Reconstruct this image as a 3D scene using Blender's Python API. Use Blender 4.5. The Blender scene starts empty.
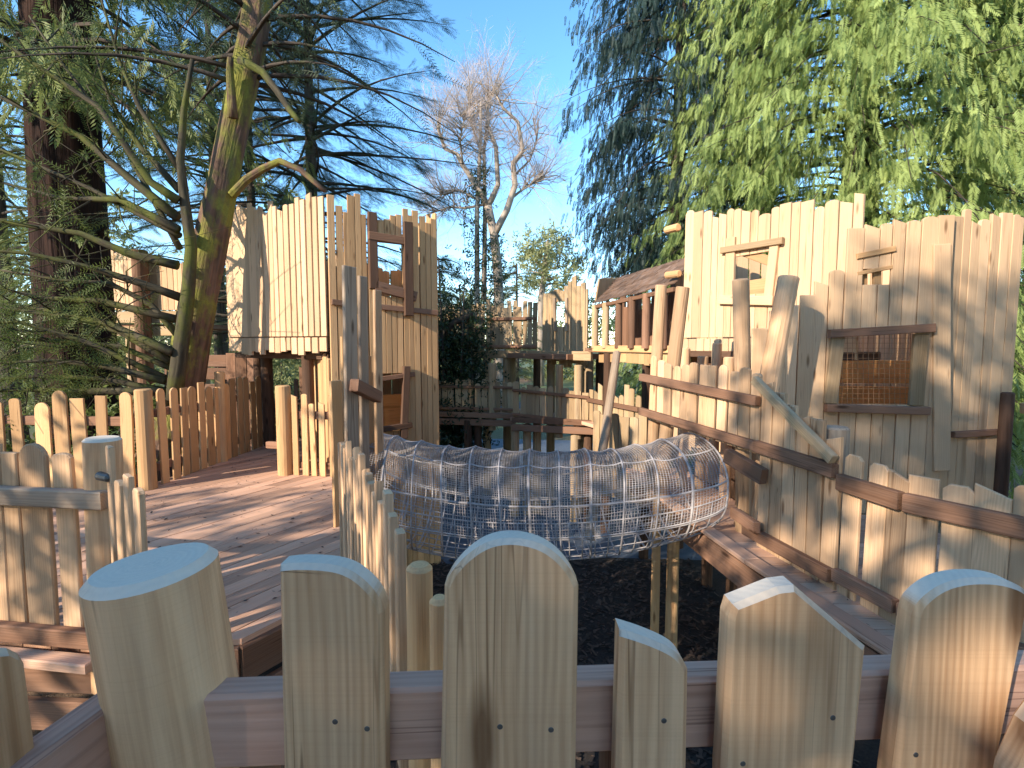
import bpy, bmesh, math, random
import numpy as np
from mathutils import Vector, Matrix
R = math.radians
rnd = random.Random(11)
C = bpy.context.scene.collection
sc = bpy.context.scene

# ------------------------------------------------------------------ camera
EYE, PITCH, F = 1.55, R(4.3), 520.0
cam_d = bpy.data.cameras.new('camera'); cam = bpy.data.objects.new('camera', cam_d); C.objects.link(cam)
cam.location = (0, 0, EYE); cam.rotation_euler = (R(90) - PITCH, 0, 0)
cam_d.sensor_width = 36; cam_d.lens = 36 * F / 1024; cam_d.clip_start = .03; cam_d.clip_end = 900
sc.camera = cam
_cp, _sp = math.cos(PITCH), math.sin(PITCH)
def ray(px, py):
    x, u = (px - 512) / F, -(py - 384) / F
    return Vector((x, _cp + u * _sp, u * _cp - _sp))
def at(px, py, Y):                       # point on the plane y = Y
    d = ray(px, py); return Vector((0, 0, EYE)) + d * (Y / d.y)
def on_z(px, py, z):
    d = ray(px, py); return Vector((0, 0, EYE)) + d * ((z - EYE) / d.z)
def on_wall(p0, p1, px, py):             # (distance along p0->p1, height)
    d = ray(px, py); e = Vector((p1[0]-p0[0], p1[1]-p0[1])); L = e.length; e = e / L
    den = d.x * e.y - d.y * e.x
    s = (p0[0] * e.y - p0[1] * e.x) / den
    return (d.x * s - p0[0]) * e.x + (d.y * s - p0[1]) * e.y, EYE + d.z * s

# ------------------------------------------------------------------ materials
def new_mat(name):
    m = bpy.data.materials.new(name); m.use_nodes = True
    nt = m.node_tree; nt.nodes.clear()
    out = nt.nodes.new('ShaderNodeOutputMaterial')
    def N(t, **k):
        n = nt.nodes.new('ShaderNode' + t)
        for a, v in k.items():
            if a[0] == '_': n.inputs[a[1:].replace('_', ' ')].default_value = v
            else: setattr(n, a, v)
        return n
    def Lk(a, b): nt.links.new(a, b)
    def math_(op, a, b=None, c=None):
        n = N('Math', operation=op)
        for i, v in enumerate((a, b, c)):
            if v is None: continue
            if isinstance(v, (int, float)): n.inputs[i].default_value = v
            else: Lk(v, n.inputs[i])
        return n.outputs[0]
    def mix(f, a, b, mode='MIX'):
        n = N('Mix', data_type='RGBA', blend_type=mode)
        for s, v in ((0, f), (6, a), (7, b)):
            if isinstance(v, (int, float)): n.inputs[s].default_value = v
            elif isinstance(v, tuple): n.inputs[s].default_value = (*v, 1) if len(v) == 3 else v
            else: Lk(v, n.inputs[s])
        return n.outputs[2]
    def scaled(vec, s):
        n = N('Vector' + 'Math', operation='MULTIPLY'); Lk(vec, n.inputs[0]); n.inputs[1].default_value = s
        return n.outputs[0]
    def noise(vec, s, detail=3, rough=.55):
        n = N('TexNoise', _Scale=1.0, _Detail=detail, _Roughness=rough); Lk(scaled(vec, s), n.inputs['Vector'])
        return n.outputs['Fac']
    def ramp(v, lo, hi):
        n = N('MapRange', clamp=True); Lk(v, n.inputs[0]); n.inputs[1].default_value = lo; n.inputs[2].default_value = hi
        return n.outputs[0]
    return m, out, N, Lk, math_, mix, noise, ramp, scaled

def wood(name, c1, c2, grey=(.27, .255, .22), wear=.25, rough=.85, ring=.3, knots=1.0, bump=.35, saw=0.0, sawn=None):
    m, out, N, Lk, M, mix, noise, ramp, scaled = new_mat(name)
    a = N('Attribute', attribute_name='gco').outputs['Vector']
    tint = N('Attribute', attribute_name='tint').outputs['Fac']
    d1 = noise(a, (7, 7, .9), 2)
    sx = N('SeparateXYZ'); Lk(a, sx.inputs[0])
    x2 = M('MULTIPLY', sx.outputs[0], sx.outputs[0]); y2 = M('MULTIPLY', sx.outputs[1], sx.outputs[1])
    r = M('ADD', M('SQRT', M('ADD', x2, y2)), M('MULTIPLY', d1, .07))
    ringv = M('MULTIPLY_ADD', M('SINE', M('MULTIPLY', r, 2 * math.pi / .011)), .5, .5)
    fib = noise(a, (150, 150, 3.5), 3, .6)
    blot = noise(a, (4, 4, 1.1), 3)
    v = M('ADD', M('MULTIPLY', ringv, ring), M('MULTIPLY', ramp(fib, .3, .75), .38))
    v = M('ADD', v, M('MULTIPLY', ramp(blot, .35, .7), .45))
    col = mix(v, c1, c2)
    col = mix(M('MULTIPLY', ramp(noise(a, (9, 9, .5), 4, .6), .45, .75), wear), col, grey)
    vo = N('TexVoronoi', _Scale=1.0, _Randomness=1.0); Lk(scaled(a, (8, 8, 1.9)), vo.inputs['Vector'])
    kn = M('SUBTRACT', 1.0, ramp(M('ADD', vo.outputs['Distance'], M('MULTIPLY', fib, .06)), .08 * knots + .01, .17 * knots + .01))
    col = mix(M('MULTIPLY', kn, .8 * min(1, knots)), col, (c2[0] * .3, c2[1] * .24, c2[2] * .2))
    stain = ramp(noise(a, (14, 14, .8), 3), .61, .76)
    col = mix(M('MULTIPLY', stain, .55), col, (c2[0] * .5, c2[1] * .4, c2[2] * .32))
    ck = M('ABSOLUTE', M('SUBTRACT', noise(a, (26, 26, .55), 2), .5))
    ck = M('MULTIPLY', M('SUBTRACT', 1.0, ramp(ck, .004, .016)), ramp(noise(a, (5, 5, 1.3), 2), .5, .62))
    col = mix(M('MULTIPLY', ck, .6), col, (c2[0] * .35, c2[1] * .3, c2[2] * .28))
    if saw:
        sw = M('MULTIPLY', ramp(noise(a, (2, 2, 330), 2), .5, .7), saw)
        col = mix(sw, col, (c2[0] * .75, c2[1] * .75, c2[2] * .72))
    if sawn:                                 # fresh pale end grain and skylight, both painted on upward-facing tops
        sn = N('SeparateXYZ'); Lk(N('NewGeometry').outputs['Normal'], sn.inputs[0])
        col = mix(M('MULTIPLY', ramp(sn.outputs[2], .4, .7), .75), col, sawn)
    val = M('MULTIPLY_ADD', tint, .6, .7)
    hs = N('HueSaturation', _Saturation=1.0); Lk(col, hs.inputs['Color']); Lk(val, hs.inputs['Value'])
    b = N('BsdfPrincipled', _Roughness=rough); Lk(hs.outputs[0], b.inputs['Base Color'])
    b.inputs['Specular IOR Level'].default_value = .15
    bp = N('Bump', _Strength=bump, _Distance=.002); Lk(M('ADD', fib, M('MULTIPLY', ringv, .4)), bp.inputs['Height'])
    Lk(bp.outputs[0], b.inputs['Normal']); Lk(b.outputs[0], out.inputs[0])
    return m

def plain(name, col, rough=.7, metallic=0.0, var=.25, scale=20):
    m, out, N, Lk, M, mix, noise, ramp, scaled = new_mat(name)
    tc = N('TexCoord').outputs['Object']
    n = noise(tc, (scale,) * 3, 3)
    c = mix(ramp(n, .3, .7), tuple(x * (1 - var) for x in col), tuple(min(1, x * (1 + var)) for x in col))
    b = N('BsdfPrincipled', _Roughness=rough, _Metallic=metallic); Lk(c, b.inputs['Base Color'])
    Lk(b.outputs[0], out.inputs[0]); return m

def leaf(name, c1, c2, trans=.35, rough=.55):
    m, out, N, Lk, M, mix, noise, ramp, scaled = new_mat(name)
    tint = N('Attribute', attribute_name='tint').outputs['Fac']
    geo = N('NewGeometry').outputs['Position']
    n = ramp(noise(geo, (.5, .5, .5), 2), .35, .65)
    col = mix(M('ADD', M('MULTIPLY', tint, .65), M('MULTIPLY', n, .35)), c1, c2)
    b = N('BsdfPrincipled', _Roughness=rough); Lk(col, b.inputs['Base Color']); b.inputs['Specular IOR Level'].default_value = .25
    t = N('BsdfTranslucent'); Lk(col, t.inputs['Color'])
    mx = N('MixShader', _Fac=trans); Lk(b.outputs[0], mx.inputs[1]); Lk(t.outputs[0], mx.inputs[2])
    Lk(mx.outputs[0], out.inputs[0]); return m

def bark(name, c1, c2, moss=None, mossamt=.5, sc_=(14, 14, 1.2), bump=1.0, bd=.04):
    m, out, N, Lk, M, mix, noise, ramp, scaled = new_mat(name)
    g = N('NewGeometry').outputs['Position']
    a = N('Attribute', attribute_name='gco').outputs['Vector']
    n = noise(a, sc_, 4, .6)
    col = mix(ramp(n, .35, .65), c1, c2)
    if moss:
        k = ramp(noise(g, (2.6, 2.6, 1.6), 4, .65), .62 - mossamt * .3, .72 - mossamt * .2)
        fine = noise(g, (45, 45, 45), 3)
        col = mix(k, col, mix(fine, tuple(x * .6 for x in moss), tuple(x * 1.35 for x in moss)))
    b = N('BsdfPrincipled', _Roughness=.9); Lk(col, b.inputs['Base Color']); b.inputs['Specular IOR Level'].default_value = .15
    bp = N('Bump', _Strength=bump, _Distance=bd); Lk(n, bp.inputs['Height']); Lk(bp.outputs[0], b.inputs['Normal'])
    Lk(b.outputs[0], out.inputs[0]); return m

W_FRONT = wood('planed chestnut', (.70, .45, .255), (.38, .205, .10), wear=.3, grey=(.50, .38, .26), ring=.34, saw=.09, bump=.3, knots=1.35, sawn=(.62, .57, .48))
W_PALE = wood('pale larch', (.63, .425, .26), (.52, .335, .19), wear=.15, grey=(.46, .37, .27))
W_TAN = wood('tan oak', (.61, .37, .18), (.43, .245, .115), wear=.12)
W_RFEN = wood('dry pale picket', (.66, .43, .255), (.42, .25, .135), wear=.35, grey=(.44, .33, .235))
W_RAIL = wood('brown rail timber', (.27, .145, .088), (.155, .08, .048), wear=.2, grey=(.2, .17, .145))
W_PINK = wood('pinkish rail', (.60, .36, .26), (.38, .21, .145), wear=.25, grey=(.33, .26, .22), knots=.7)
W_DECK = wood('pinkish deck board', (.60, .355, .235), (.43, .25, .16), wear=.35, grey=(.50, .345, .25), knots=.5)
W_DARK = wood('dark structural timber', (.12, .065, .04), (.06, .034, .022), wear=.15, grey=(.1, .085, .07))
W_GREY = wood('weathered grey board', (.36, .265, .185), (.22, .155, .105), wear=.6, grey=(.33, .275, .22))
W_FAR = wood('walkway larch', (.47, .33, .19), (.29, .19, .1), wear=.35, knots=.3)
W_SHING = wood('shingle brown', (.2, .125, .085), (.1, .06, .043), wear=.5, grey=(.24, .2, .175))
W_ORNG = wood('orange cedar board', (.86, .44, .16), (.72, .32, .10), wear=.0, knots=.4)
M_ROPE = plain('grey rope', (.36, .325, .31), .85)
M_NET = plain('grey mesh cord', (.36, .32, .30), .85)
M_STEEL = plain('dull steel', (.12, .11, .1), .5, .6)
M_WIRE = plain('brown wire', (.3, .15, .07), .6)

# ------------------------------------------------------------------ mesh builder
class MB:
    def __init__(s): s.V, s.F, s.G, s.T = [], [], [], []
    def add(s, vs, fs, gs, t):
        o = len(s.V); s.V += [tuple(v) for v in vs]; s.G += [tuple(g) for g in gs]; s.T += [t] * len(vs)
        s.F += [tuple(i + o for i in f) for f in fs]
    def build(s, name, mat, parent=None, smooth=False, origin=None):
        o0 = Vector(parent.location) if parent else Vector(origin or (0, 0, 0))
        if parent and parent.parent: o0 = o0 + Vector(parent.parent.location)
        me = bpy.data.meshes.new(name)
        me.from_pydata([(v[0] - o0.x, v[1] - o0.y, v[2] - o0.z) for v in s.V], [], s.F)
        at_ = me.attributes.new('gco', 'FLOAT_VECTOR', 'POINT'); at_.data.foreach_set('vector', np.array(s.G, 'f').ravel())
        at_ = me.attributes.new('tint', 'FLOAT', 'POINT'); at_.data.foreach_set('value', np.array(s.T, 'f'))
        me.materials.append(mat); me.update()
        if smooth: me.polygons.foreach_set('use_smooth', [True] * len(me.polygons))
        o = bpy.data.objects.new(name, me); C.objects.link(o)
        if parent: o.parent = parent
        else: o.location = o0
        return o

def tag(o, label=None, cat=None, group=None, kind=None):
    for k, v in (('label', label), ('category', cat), ('group', group), ('kind', kind)):
        if v: o[k] = v
    return o
def thing(name, loc, label, cat, group=None):
    o = bpy.data.objects.new(name, None); C.objects.link(o); o.location = loc; o.empty_display_size = .2
    return tag(o, label, cat, group)

def inset2(poly, d):
    n = len(poly); out = []
    for i in range(n):
        p0, p1, p2 = poly[i - 1], poly[i], poly[(i + 1) % n]
        e1 = Vector((p1[0] - p0[0], p1[1] - p0[1])); e2 = Vector((p2[0] - p1[0], p2[1] - p1[1]))
        if e1.length < 1e-9 or e2.length < 1e-9: out.append(p1); continue
        e1.normalize(); e2.normalize()
        n1 = Vector((-e1.y, e1.x)); n2 = Vector((-e2.y, e2.x)); b = n1 + n2
        L = max(.5, b.length_squared / 2); b = b / L
        out.append((p1[0] + b.x * d, p1[1] + b.y * d))
    return out

def slab(mb, org, u, v, w, poly, t, bev, tint=None, grain=1, seed=None):
    """prism: CCW polygon in (u,v) at org, thickness t centred along w (u x v = w), chamfered edges"""
    r = seed or rnd; tint = r.random() if tint is None else tint
    po = (r.choice((-1, 1)) * r.uniform(.02, .16), r.uniform(.03, .14), r.uniform(0, 60))
    ins = inset2(poly, bev); n = len(poly)
    vs, gs, fs = [], [], []
    for ring, dz in ((ins, -t / 2), (poly, -t / 2 + bev), (poly, t / 2 - bev), (ins, t / 2)):
        for a, b in ring:
            vs.append(org + u * a + v * b + w * dz)
            gs.append((a + po[0], dz + po[1], b + po[2]) if grain else (b + po[0], dz + po[1], a + po[2]))
    for k in range(3):
        for i in range(n):
            j = (i + 1) % n
            fs.append((k * n + i, k * n + j, (k + 1) * n + j, (k + 1) * n + i))
    fs.append(tuple(range(3 * n, 4 * n))); fs.append(tuple(range(n - 1, -1, -1)))
    mb.add(vs, fs, gs, tint)

TOPS = {
    'flat': [(.5, 0), (-.5, .0)],
    'slant': [(.5, .35), (-.5, 0)],
    'slantr': [(.5, 0), (-.5, .3)],
    'round': [(.5, .42), (.45, .27), (.34, .13), (.18, .035), (0, 0), (-.18, .035), (-.34, .13), (-.45, .27), (-.5, .42)],
    'soft': [(.5, .2), (.38, .06), (.15, 0), (-.15, 0), (-.38, .06), (-.5, .2)],
    'point': [(.5, .3), (.08, 0), (-.5, .22)],
    'dog': [(.5, .22), (.28, 0), (-.28, 0), (-.5, .22)],
}
def outline(w, h, top, r, taper=0.03, wob=.02):
    """polygon of an upright plank, slightly wavy sides"""
    pts = [(-w / 2 * (1 + taper), 0), (w / 2 * (1 + taper), 0)]
    for k in (.33, .66): pts.append((w / 2 * (1 + taper * (1 - k)) + r.uniform(-wob, wob) * w, h * k))
    for a, d in TOPS[top]: pts.append((a * w, h - d * w))
    for k in (.66, .33): pts.append((-w / 2 * (1 + taper * (1 - k)) + r.uniform(-wob, wob) * w, h * k))
    return pts

def picket(mb, base, u, n, w, h, t, top='flat', lean=0.0, lean2=0.0, bev=.004, tint=None, wob=.03):
    """upright plank at base; u along the fence, n out of its face"""
    up = (Vector((0, 0, 1)) + u * lean + n * lean2).normalized()
    uu = (u - up * u.dot(up)).normalized(); ww = uu.cross(up)
    slab(mb, Vector(base), uu, up, ww, outline(w, h, top, rnd, wob=wob), t, bev, tint)

def beam(mb, a, b, w, h, bev=.006, tint=None, roll=0.0, up=None):
    """rectangular timber from a to b (centre line), w horizontal, h vertical"""
    a, b = Vector(a), Vector(b); d = (b - a); L = d.length; d.normalize()
    up = Vector(up or ((0, 0, 1) if abs(d.z) < .95 else (0, 1, 0)))
    s = d.cross(up).normalized(); v = s.cross(d)
    if roll: q = Matrix.Rotation(roll, 3, d); s = q @ s; v = q @ v
    # polygon in (s, d) plane, thickness along v
    k = .012
    poly = [(-w / 2, 0), (w / 2, 0), (w / 2 * (1 + rnd.uniform(-k, k)), L), (-w / 2, L)]
    slab(mb, a, s, d, s.cross(d), poly, h, min(bev, h * .3, w * .3), tint)

def log(mb, a, b, r0, r1, sides=18, seg=7, wob=.05, cham=.012, tint=None, tilt=(0, 0), bow=.0, flare=0.0):
    """round pole from a to b with a chamfered sawn top"""
    a, b = Vector(a), Vector(b); d = b - a; L = d.length; d.normalize()
    s = d.orthogonal().normalized(); v = d.cross(s)
    off = rnd.uniform(0, 50); tint = rnd.random() if tint is None else tint
    bd = Vector((rnd.uniform(-1, 1), rnd.uniform(-1, 1), 0)) * bow
    vs, gs, fs = [], [], []
    ph = [rnd.uniform(0, 6.3) for _ in range(4)]
    def ringpts(k, rad, zz, dome=0):
        for i in range(sides):
            th = 2 * math.pi * i / sides
            q = 1 + wob * .6 * math.sin(2 * th + ph[0] + k * 1.3) + wob * .35 * math.sin(3 * th + ph[1] - k * 2)
            if flare: q *= 1 + flare * max(0, 1 - k * 5) ** 2 * (.7 + .5 * math.sin(5 * th + ph[2]))
            x, y = math.cos(th) * rad * q, math.sin(th) * rad * q
            tz = zz + (x * tilt[0] + y * tilt[1]) * (1 if k > .99 else 0)
            p = a + d * tz + s * x + v * y + bd * math.sin(math.pi * min(1, k))
            vs.append(p); gs.append((x + .003, y + .002, tz + off))
    ks = [i / seg for i in range(seg + 1)]
    rings = 0
    for k in ks[:-1]: ringpts(k, r0 + (r1 - r0) * k, L * k); rings += 1
    ringpts(1, r1, L - cham); ringpts(1, r1 - cham, L); rings += 2
    for k in range(rings - 1):
        for i in range(sides):
            j = (i + 1) % sides
            fs.append((k * sides + i, k * sides + j, (k + 1) * sides + j, (k + 1) * sides + i))
    fs.append(tuple(range((rings - 1) * sides, rings * sides))); fs.append(tuple(range(sides - 1, -1, -1)))
    mb.add(vs, fs, gs, tint)

def tube(mb, pts, radii, sides=6, tint=.5, close=False, smoothk=True):
    pts = [Vector(p) for p in pts]; n = len(pts)
    if isinstance(radii, (int, float)): radii = [radii] * n
    vs, gs, fs = [], [], []; z = rnd.uniform(0, 30); prev = None
    for i in range(n):
        if close: d = pts[(i + 1) % n] - pts[i - 1]
        else: d = pts[min(i + 1, n - 1)] - pts[max(i - 1, 0)]
        if d.length < 1e-9: d = Vector((0, 0, 1))
        d.normalize()
        s = d.orthogonal().normalized() if prev is None else (prev - d * prev.dot(d))
        if s.length < 1e-6: s = d.orthogonal()
        s.normalize(); prev = s; v = d.cross(s)
        if i: z += (pts[i] - pts[i - 1]).length
        for k in range(sides):
            th = 2 * math.pi * k / sides; x, y = math.cos(th) * radii[i], math.sin(th) * radii[i]
            vs.append(pts[i] + s * x + v * y); gs.append((x, y, z))
    m = n if close else n - 1
    for i in range(m):
        for k in range(sides):
            a, b = i * sides, ((i + 1) % n) * sides; k2 = (k + 1) % sides
            fs.append((a + k, a + k2, b + k2, b + k))
    if not close:
        fs.append(tuple(range((n - 1) * sides, n * sides))); fs.append(tuple(range(sides - 1, -1, -1)))
    mb.add(vs, fs, gs, tint)

def V2(p, z=0.0): return Vector((p[0], p[1], z))
def frame2(p0, p1):
    u = Vector((p1[0] - p0[0], p1[1] - p0[1], 0)); L = u.length; u.normalize()
    return u, u.cross(Vector((0, 0, 1))), L          # n points to the right of p0->p1

def wall(mb, p0, p1, zb, zt, holes=(), wid=(.09, .15), t=.03, jag=.08, jagb=.0, tops=('flat', 'flat', 'slant', 'soft', 'slantr'), bulge=0.0):
    """contiguous upright planks from p0 to p1; zb, zt numbers or functions of the distance; holes (u0,u1,z0,z1)"""
    u, n, L = frame2(p0, p1); x = 0.0
    while x < L - .02:
        w = min(rnd.uniform(*wid), L - x)
        if L - x - w < .05: w = L - x
        cx = x + w / 2
        a = (zb(cx) if callable(zb) else zb) + rnd.uniform(-jagb, jagb)
        b = (zt(cx) if callable(zt) else zt) + rnd.choice((0, 0, .4, .7, 1, -.3)) * jag
        cuts = [(a, b, True)]
        for (h0, h1, z0, z1) in holes:
            if h0 < cx < h1:
                cuts = [q for (c0, c1, tp) in cuts for q in ((c0, min(c1, z0), False if c1 > z0 else tp), (max(c0, z1), c1, tp)) if q[1] - q[0] > .02]
        tn = .2 + .6 * rnd.random(); off = rnd.uniform(-.0025, .0025); bl = bulge * math.sin(math.pi * cx / L)
        for (c0, c1, top) in cuts:
            if c1 - c0 < .03: continue
            base = V2(p0, c0) + u * cx + n * (off + bl)
            picket(mb, base, u, n, w - .008, c1 - c0, t, rnd.choice(tops) if top else 'flat', rnd.uniform(-.004, .004), 0, .004, tn, wob=.01)
        x += w

def fence(th, pts, hs, spacing, wid, rails, mat, railmat, side=1, t=.024, tops=('flat', 'soft', 'round', 'slant'), zbase=0.0, lean=.02, ptag=None):
    """pickets as parts along the polyline pts; rails: (z, width, height)"""
    for (a, b) in zip(pts[:-1], pts[1:]):
        za = a[2] if len(a) > 2 else zbase; zb_ = b[2] if len(b) > 2 else zbase
        u, n, L = frame2(a, b); k = max(1, round(L / spacing))
        for i in range(k):
            f = (i + .5 + rnd.uniform(-.12, .12)) / k
            w = rnd.uniform(*wid); h = rnd.uniform(*hs); m = MB()
            p = V2(a, za + (zb_ - za) * f) + u * (L * f)
            picket(m, p, u, n, w, h, t, rnd.choice(tops), rnd.uniform(-lean, lean), 0)
            m.build('picket', mat, th)
        for (z, rw, rh) in rails:
            m = MB(); o = n * (side * (t / 2 + rw / 2 + .003))
            beam(m, V2(a, za + z) + o, V2(b, zb_ + z) + o, rw, rh)
            m.build('rail', railmat, th)

def post(th, p, z0, z1, r, mat, top=None, name='post', **k):
    m = MB(); a = V2(p, z0); b = V2(top or p, z1)
    log(m, a, b, r * 1.04, r, **k); return m.build(name, mat, th, smooth=False)

def poly_boards(name, polys, z, bw, ang, mat, th=None, t=.035, gap=.006):
    """deck boards clipped to the polygon, one mesh"""
    mb = MB(); d = Vector((math.sin(ang), math.cos(ang), 0)); s = Vector((d.y, -d.x, 0))
    for poly in polys:
      ss = [Vector((*p, 0)).dot(s) for p in poly]; k = math.floor(min(ss) / bw) * bw
      while k < max(ss):
          bm = bmesh.new(); f = bm.faces.new([bm.verts.new((*p, z)) for p in poly])
          for off, sg in ((k + gap / 2, -1), (k + bw - gap / 2, 1)):
              g = bm.verts[:] + bm.edges[:] + bm.faces[:]
              bmesh.ops.bisect_plane(bm, geom=g, plane_co=s * off, plane_no=s * sg, clear_outer=True)
          if bm.faces:
              rr = bmesh.ops.extrude_face_region(bm, geom=bm.faces[:])
              for e in rr['geom']:
                  if isinstance(e, bmesh.types.BMVert): e.co.z -= t
              bmesh.ops.recalc_face_normals(bm, faces=bm.faces[:])
              bm.verts.index_update(); o = (rnd.uniform(-.1, .1), rnd.uniform(.02, .1), rnd.uniform(0, 50))
              dz = rnd.uniform(-.0015, .0015)
              vs = [v.co + Vector((0, 0, dz)) for v in bm.verts]
              gs = [(v.co.dot(s) - k + o[0], v.co.z - z + o[1], v.co.dot(d) + o[2]) for v in bm.verts]
              mb.add(vs, [tuple(v.index for v in f.verts) for f in bm.faces], gs, rnd.random())
          bm.free(); k += bw
    return mb.build(name, mat, th)

# ================================================================== the setting
def ground_mat():
    m, out, N, Lk, M, mix, noise, ramp, scaled = new_mat('woodland floor')
    p = N('NewGeometry').outputs['Position']
    n1 = noise(p, (1.2, 1.2, 1.2), 4); n2 = noise(p, (30, 30, 30), 4, .7); n3 = noise(p, (.12, .12, .12), 2)
    litter = mix(ramp(n2, .3, .7), (.07, .043, .026), (.24, .14, .075))
    grass = mix(ramp(n2, .3, .7), (.05, .07, .02), (.13, .15, .05))
    sx = N('SeparateXYZ'); Lk(p, sx.inputs[0])
    far = ramp(M('ADD', sx.outputs[1], M('MULTIPLY', n1, 5)), 17, 22)
    col = mix(M('MULTIPLY', far, ramp(n3, .3, .5)), litter, grass)
    b = N('BsdfPrincipled', _Roughness=.95); Lk(col, b.inputs['Base Color'])
    bp = N('Bump', _Strength=.8, _Distance=.04); Lk(n2, bp.inputs['Height']); Lk(bp.outputs[0], b.inputs['Normal'])
    Lk(b.outputs[0], out.inputs[0]); return m
def flat_sheet(name, poly, z, mat):
    me = bpy.data.meshes.new(name); me.from_pydata([(x, y, z) for x, y in poly], [], [tuple(range(len(poly)))])
    me.materials.append(mat); o = bpy.data.objects.new(name, me); C.objects.link(o); o['kind'] = 'structure'; return o
GZ = -1.6
flat_sheet('ground', [(-450, -120), (450, -120), (450, 800), (-450, 800)], GZ, ground_mat())
M_MULCH = plain('bark mulch', (.022, .017, .014), .95, 0, .5, 40)
M_SURF = plain('blue grey play surface', (.085, .105, .135), .8, 0, .2, 12)
flat_sheet('mulch_bed', [(-3.2, 2.6), (3.4, 2.6), (3.6, 7.35), (1.4, 7.5), (-.4, 7.2), (-3.0, 7.6)], GZ + .006, M_MULCH)
flat_sheet('play_surface', [(-1.6, 7.0), (1.2, 7.1), (4.6, 7.4), (5.5, 14), (2, 17), (-2.5, 17.5), (-3.4, 12)], GZ + .003, M_SURF)
flat_sheet('car_park_road', [(-9, 24), (9, 22), (13, 27), (-9, 30)], GZ + .004, plain('tarmac', (.055, .06, .07), .8))
# loose bark chips
V, Fc = [], []
for i in range(9000):
    x, y = rnd.uniform(-2.2, 2.6), rnd.uniform(2.8, 7.4); s = rnd.uniform(.012, .045); a = rnd.uniform(0, 6.3); tl = rnd.uniform(-.4, .4)
    c = Vector((x, y, GZ + .012 + rnd.uniform(0, .03))); u = Vector((math.cos(a), math.sin(a), tl)) * s; v = Vector((-math.sin(a), math.cos(a), rnd.uniform(-.4, .4))) * s * .4
    k = len(V); V += [c - u - v, c + u - v * .7, c + u * .8 + v, c - u * .9 + v]; Fc.append((k, k + 1, k + 2, k + 3))
me = bpy.data.meshes.new('bark_chips'); me.from_pydata([tuple(v) for v in V], [], Fc)
def chip_mat():
    m, out, N, Lk, M, mix, noise, ramp, scaled = new_mat('bark chip')
    r = N('NewGeometry').outputs['Random Per Island']
    b = N('BsdfPrincipled', _Roughness=.9); Lk(mix(r, (.014, .011, .009), (.085, .055, .04)), b.inputs['Base Color']); Lk(b.outputs[0], out.inputs[0]); return m
me.materials.append(chip_mat()); o = bpy.data.objects.new('bark_chips', me); C.objects.link(o)
tag(o, 'dark loose bark chips covering the ground below the net tunnel', 'bark chips', None, 'stuff')

# ------------------------------------------------------------------ decks
left_poly = [(-7.4, 2.9), (-2.0, 2.56), (-1.43, 2.64), (-1.02, 3.32), (-1.15, 3.9), (-1.45, 5.0), (-1.72, 5.58), (-7.4, 5.85)]
left_back = [(-4.02, 5.58), (-1.72, 5.58), (-2.0, 6.35), (-2.3, 6.8), (-2.9, 8.6), (-4.02, 8.6)]
deck = tag(poly_boards('deck', [left_poly, left_back], 0, .14, R(30), W_DECK), kind='structure')
right_poly = [(1.45, 6.3), (1.57, 4.65), (1.71, 3.58), (1.95, 2.3), (2.2, 1.5)]
rdeck = tag(poly_boards('walkway_deck', [right_poly[1:] + [(3.7, 1.5), (3.5, 4.65)], right_poly[:2] + [(2.25, 4.65), (2.15, 6.5)]], 0, .14, R(92), W_DECK), kind='structure')
# edge timbers of the two decks
th = thing('deck_edging', (-1.4, 2.7, -.1), 'brown edge timbers and joists along the front of the big left deck', 'deck edging')
for a, b in zip(left_poly[:3], left_poly[1:4]):
    for z, w, h in ((-.13, .05, .2), (-.36, .045, .16)):
        m = MB(); beam(m, V2(a, z) + Vector((0, -.02, 0)), V2(b, z) + Vector((0, -.02, 0)), w, h); m.build('edge_beam', W_RAIL, th)
for p in ((-1.5, 2.75), (-2.05, 2.75), (-3.6, 2.9)):
    post(th, p, GZ, -.06, .07, W_DARK, name='support_post')
th = thing('deck_edging', (1.7, 4, -.1), 'worn edge board and fascia along the right walkway under the net tunnel mouth', 'deck edging')
edge = right_poly[:5]
for a, b in zip(edge[:-1], edge[1:]):
    m = MB(); beam(m, V2(a, .022) + Vector((-.01, 0, 0)), V2(b, .022) + Vector((-.01, 0, 0)), .12, .035); m.build('edge_board', W_DECK, th)
    m = MB(); beam(m, V2(a, -.15) + Vector((.02, 0, 0)), V2(b, -.15) + Vector((.02, 0, 0)), .05, .2); m.build('fascia', W_RAIL, th)
for p in ((1.74, 3.75), (1.86, 3.45), (2.05, 2.5), (2.3, 4.3), (3.2, 3)):
    post(th, p, GZ, -.06, .055, W_RAIL, name='support_post')
for px, Y, lab in ((656, 5.15, 'thinner round support post under the net tunnel, left of a pair'), (673, 4.95, 'thicker round support post under the net tunnel, right of a pair')):
    p = at(px, 560, Y); m = MB(); log(m, (p.x, p.y, GZ), (p.x, p.y, -.06), .06 if px > 660 else .045, .055 if px > 660 else .042)
    tag(m.build('support_post', W_TAN, origin=(p.x, p.y, GZ)), lab, 'post', 'support posts below the net tunnel')

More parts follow.
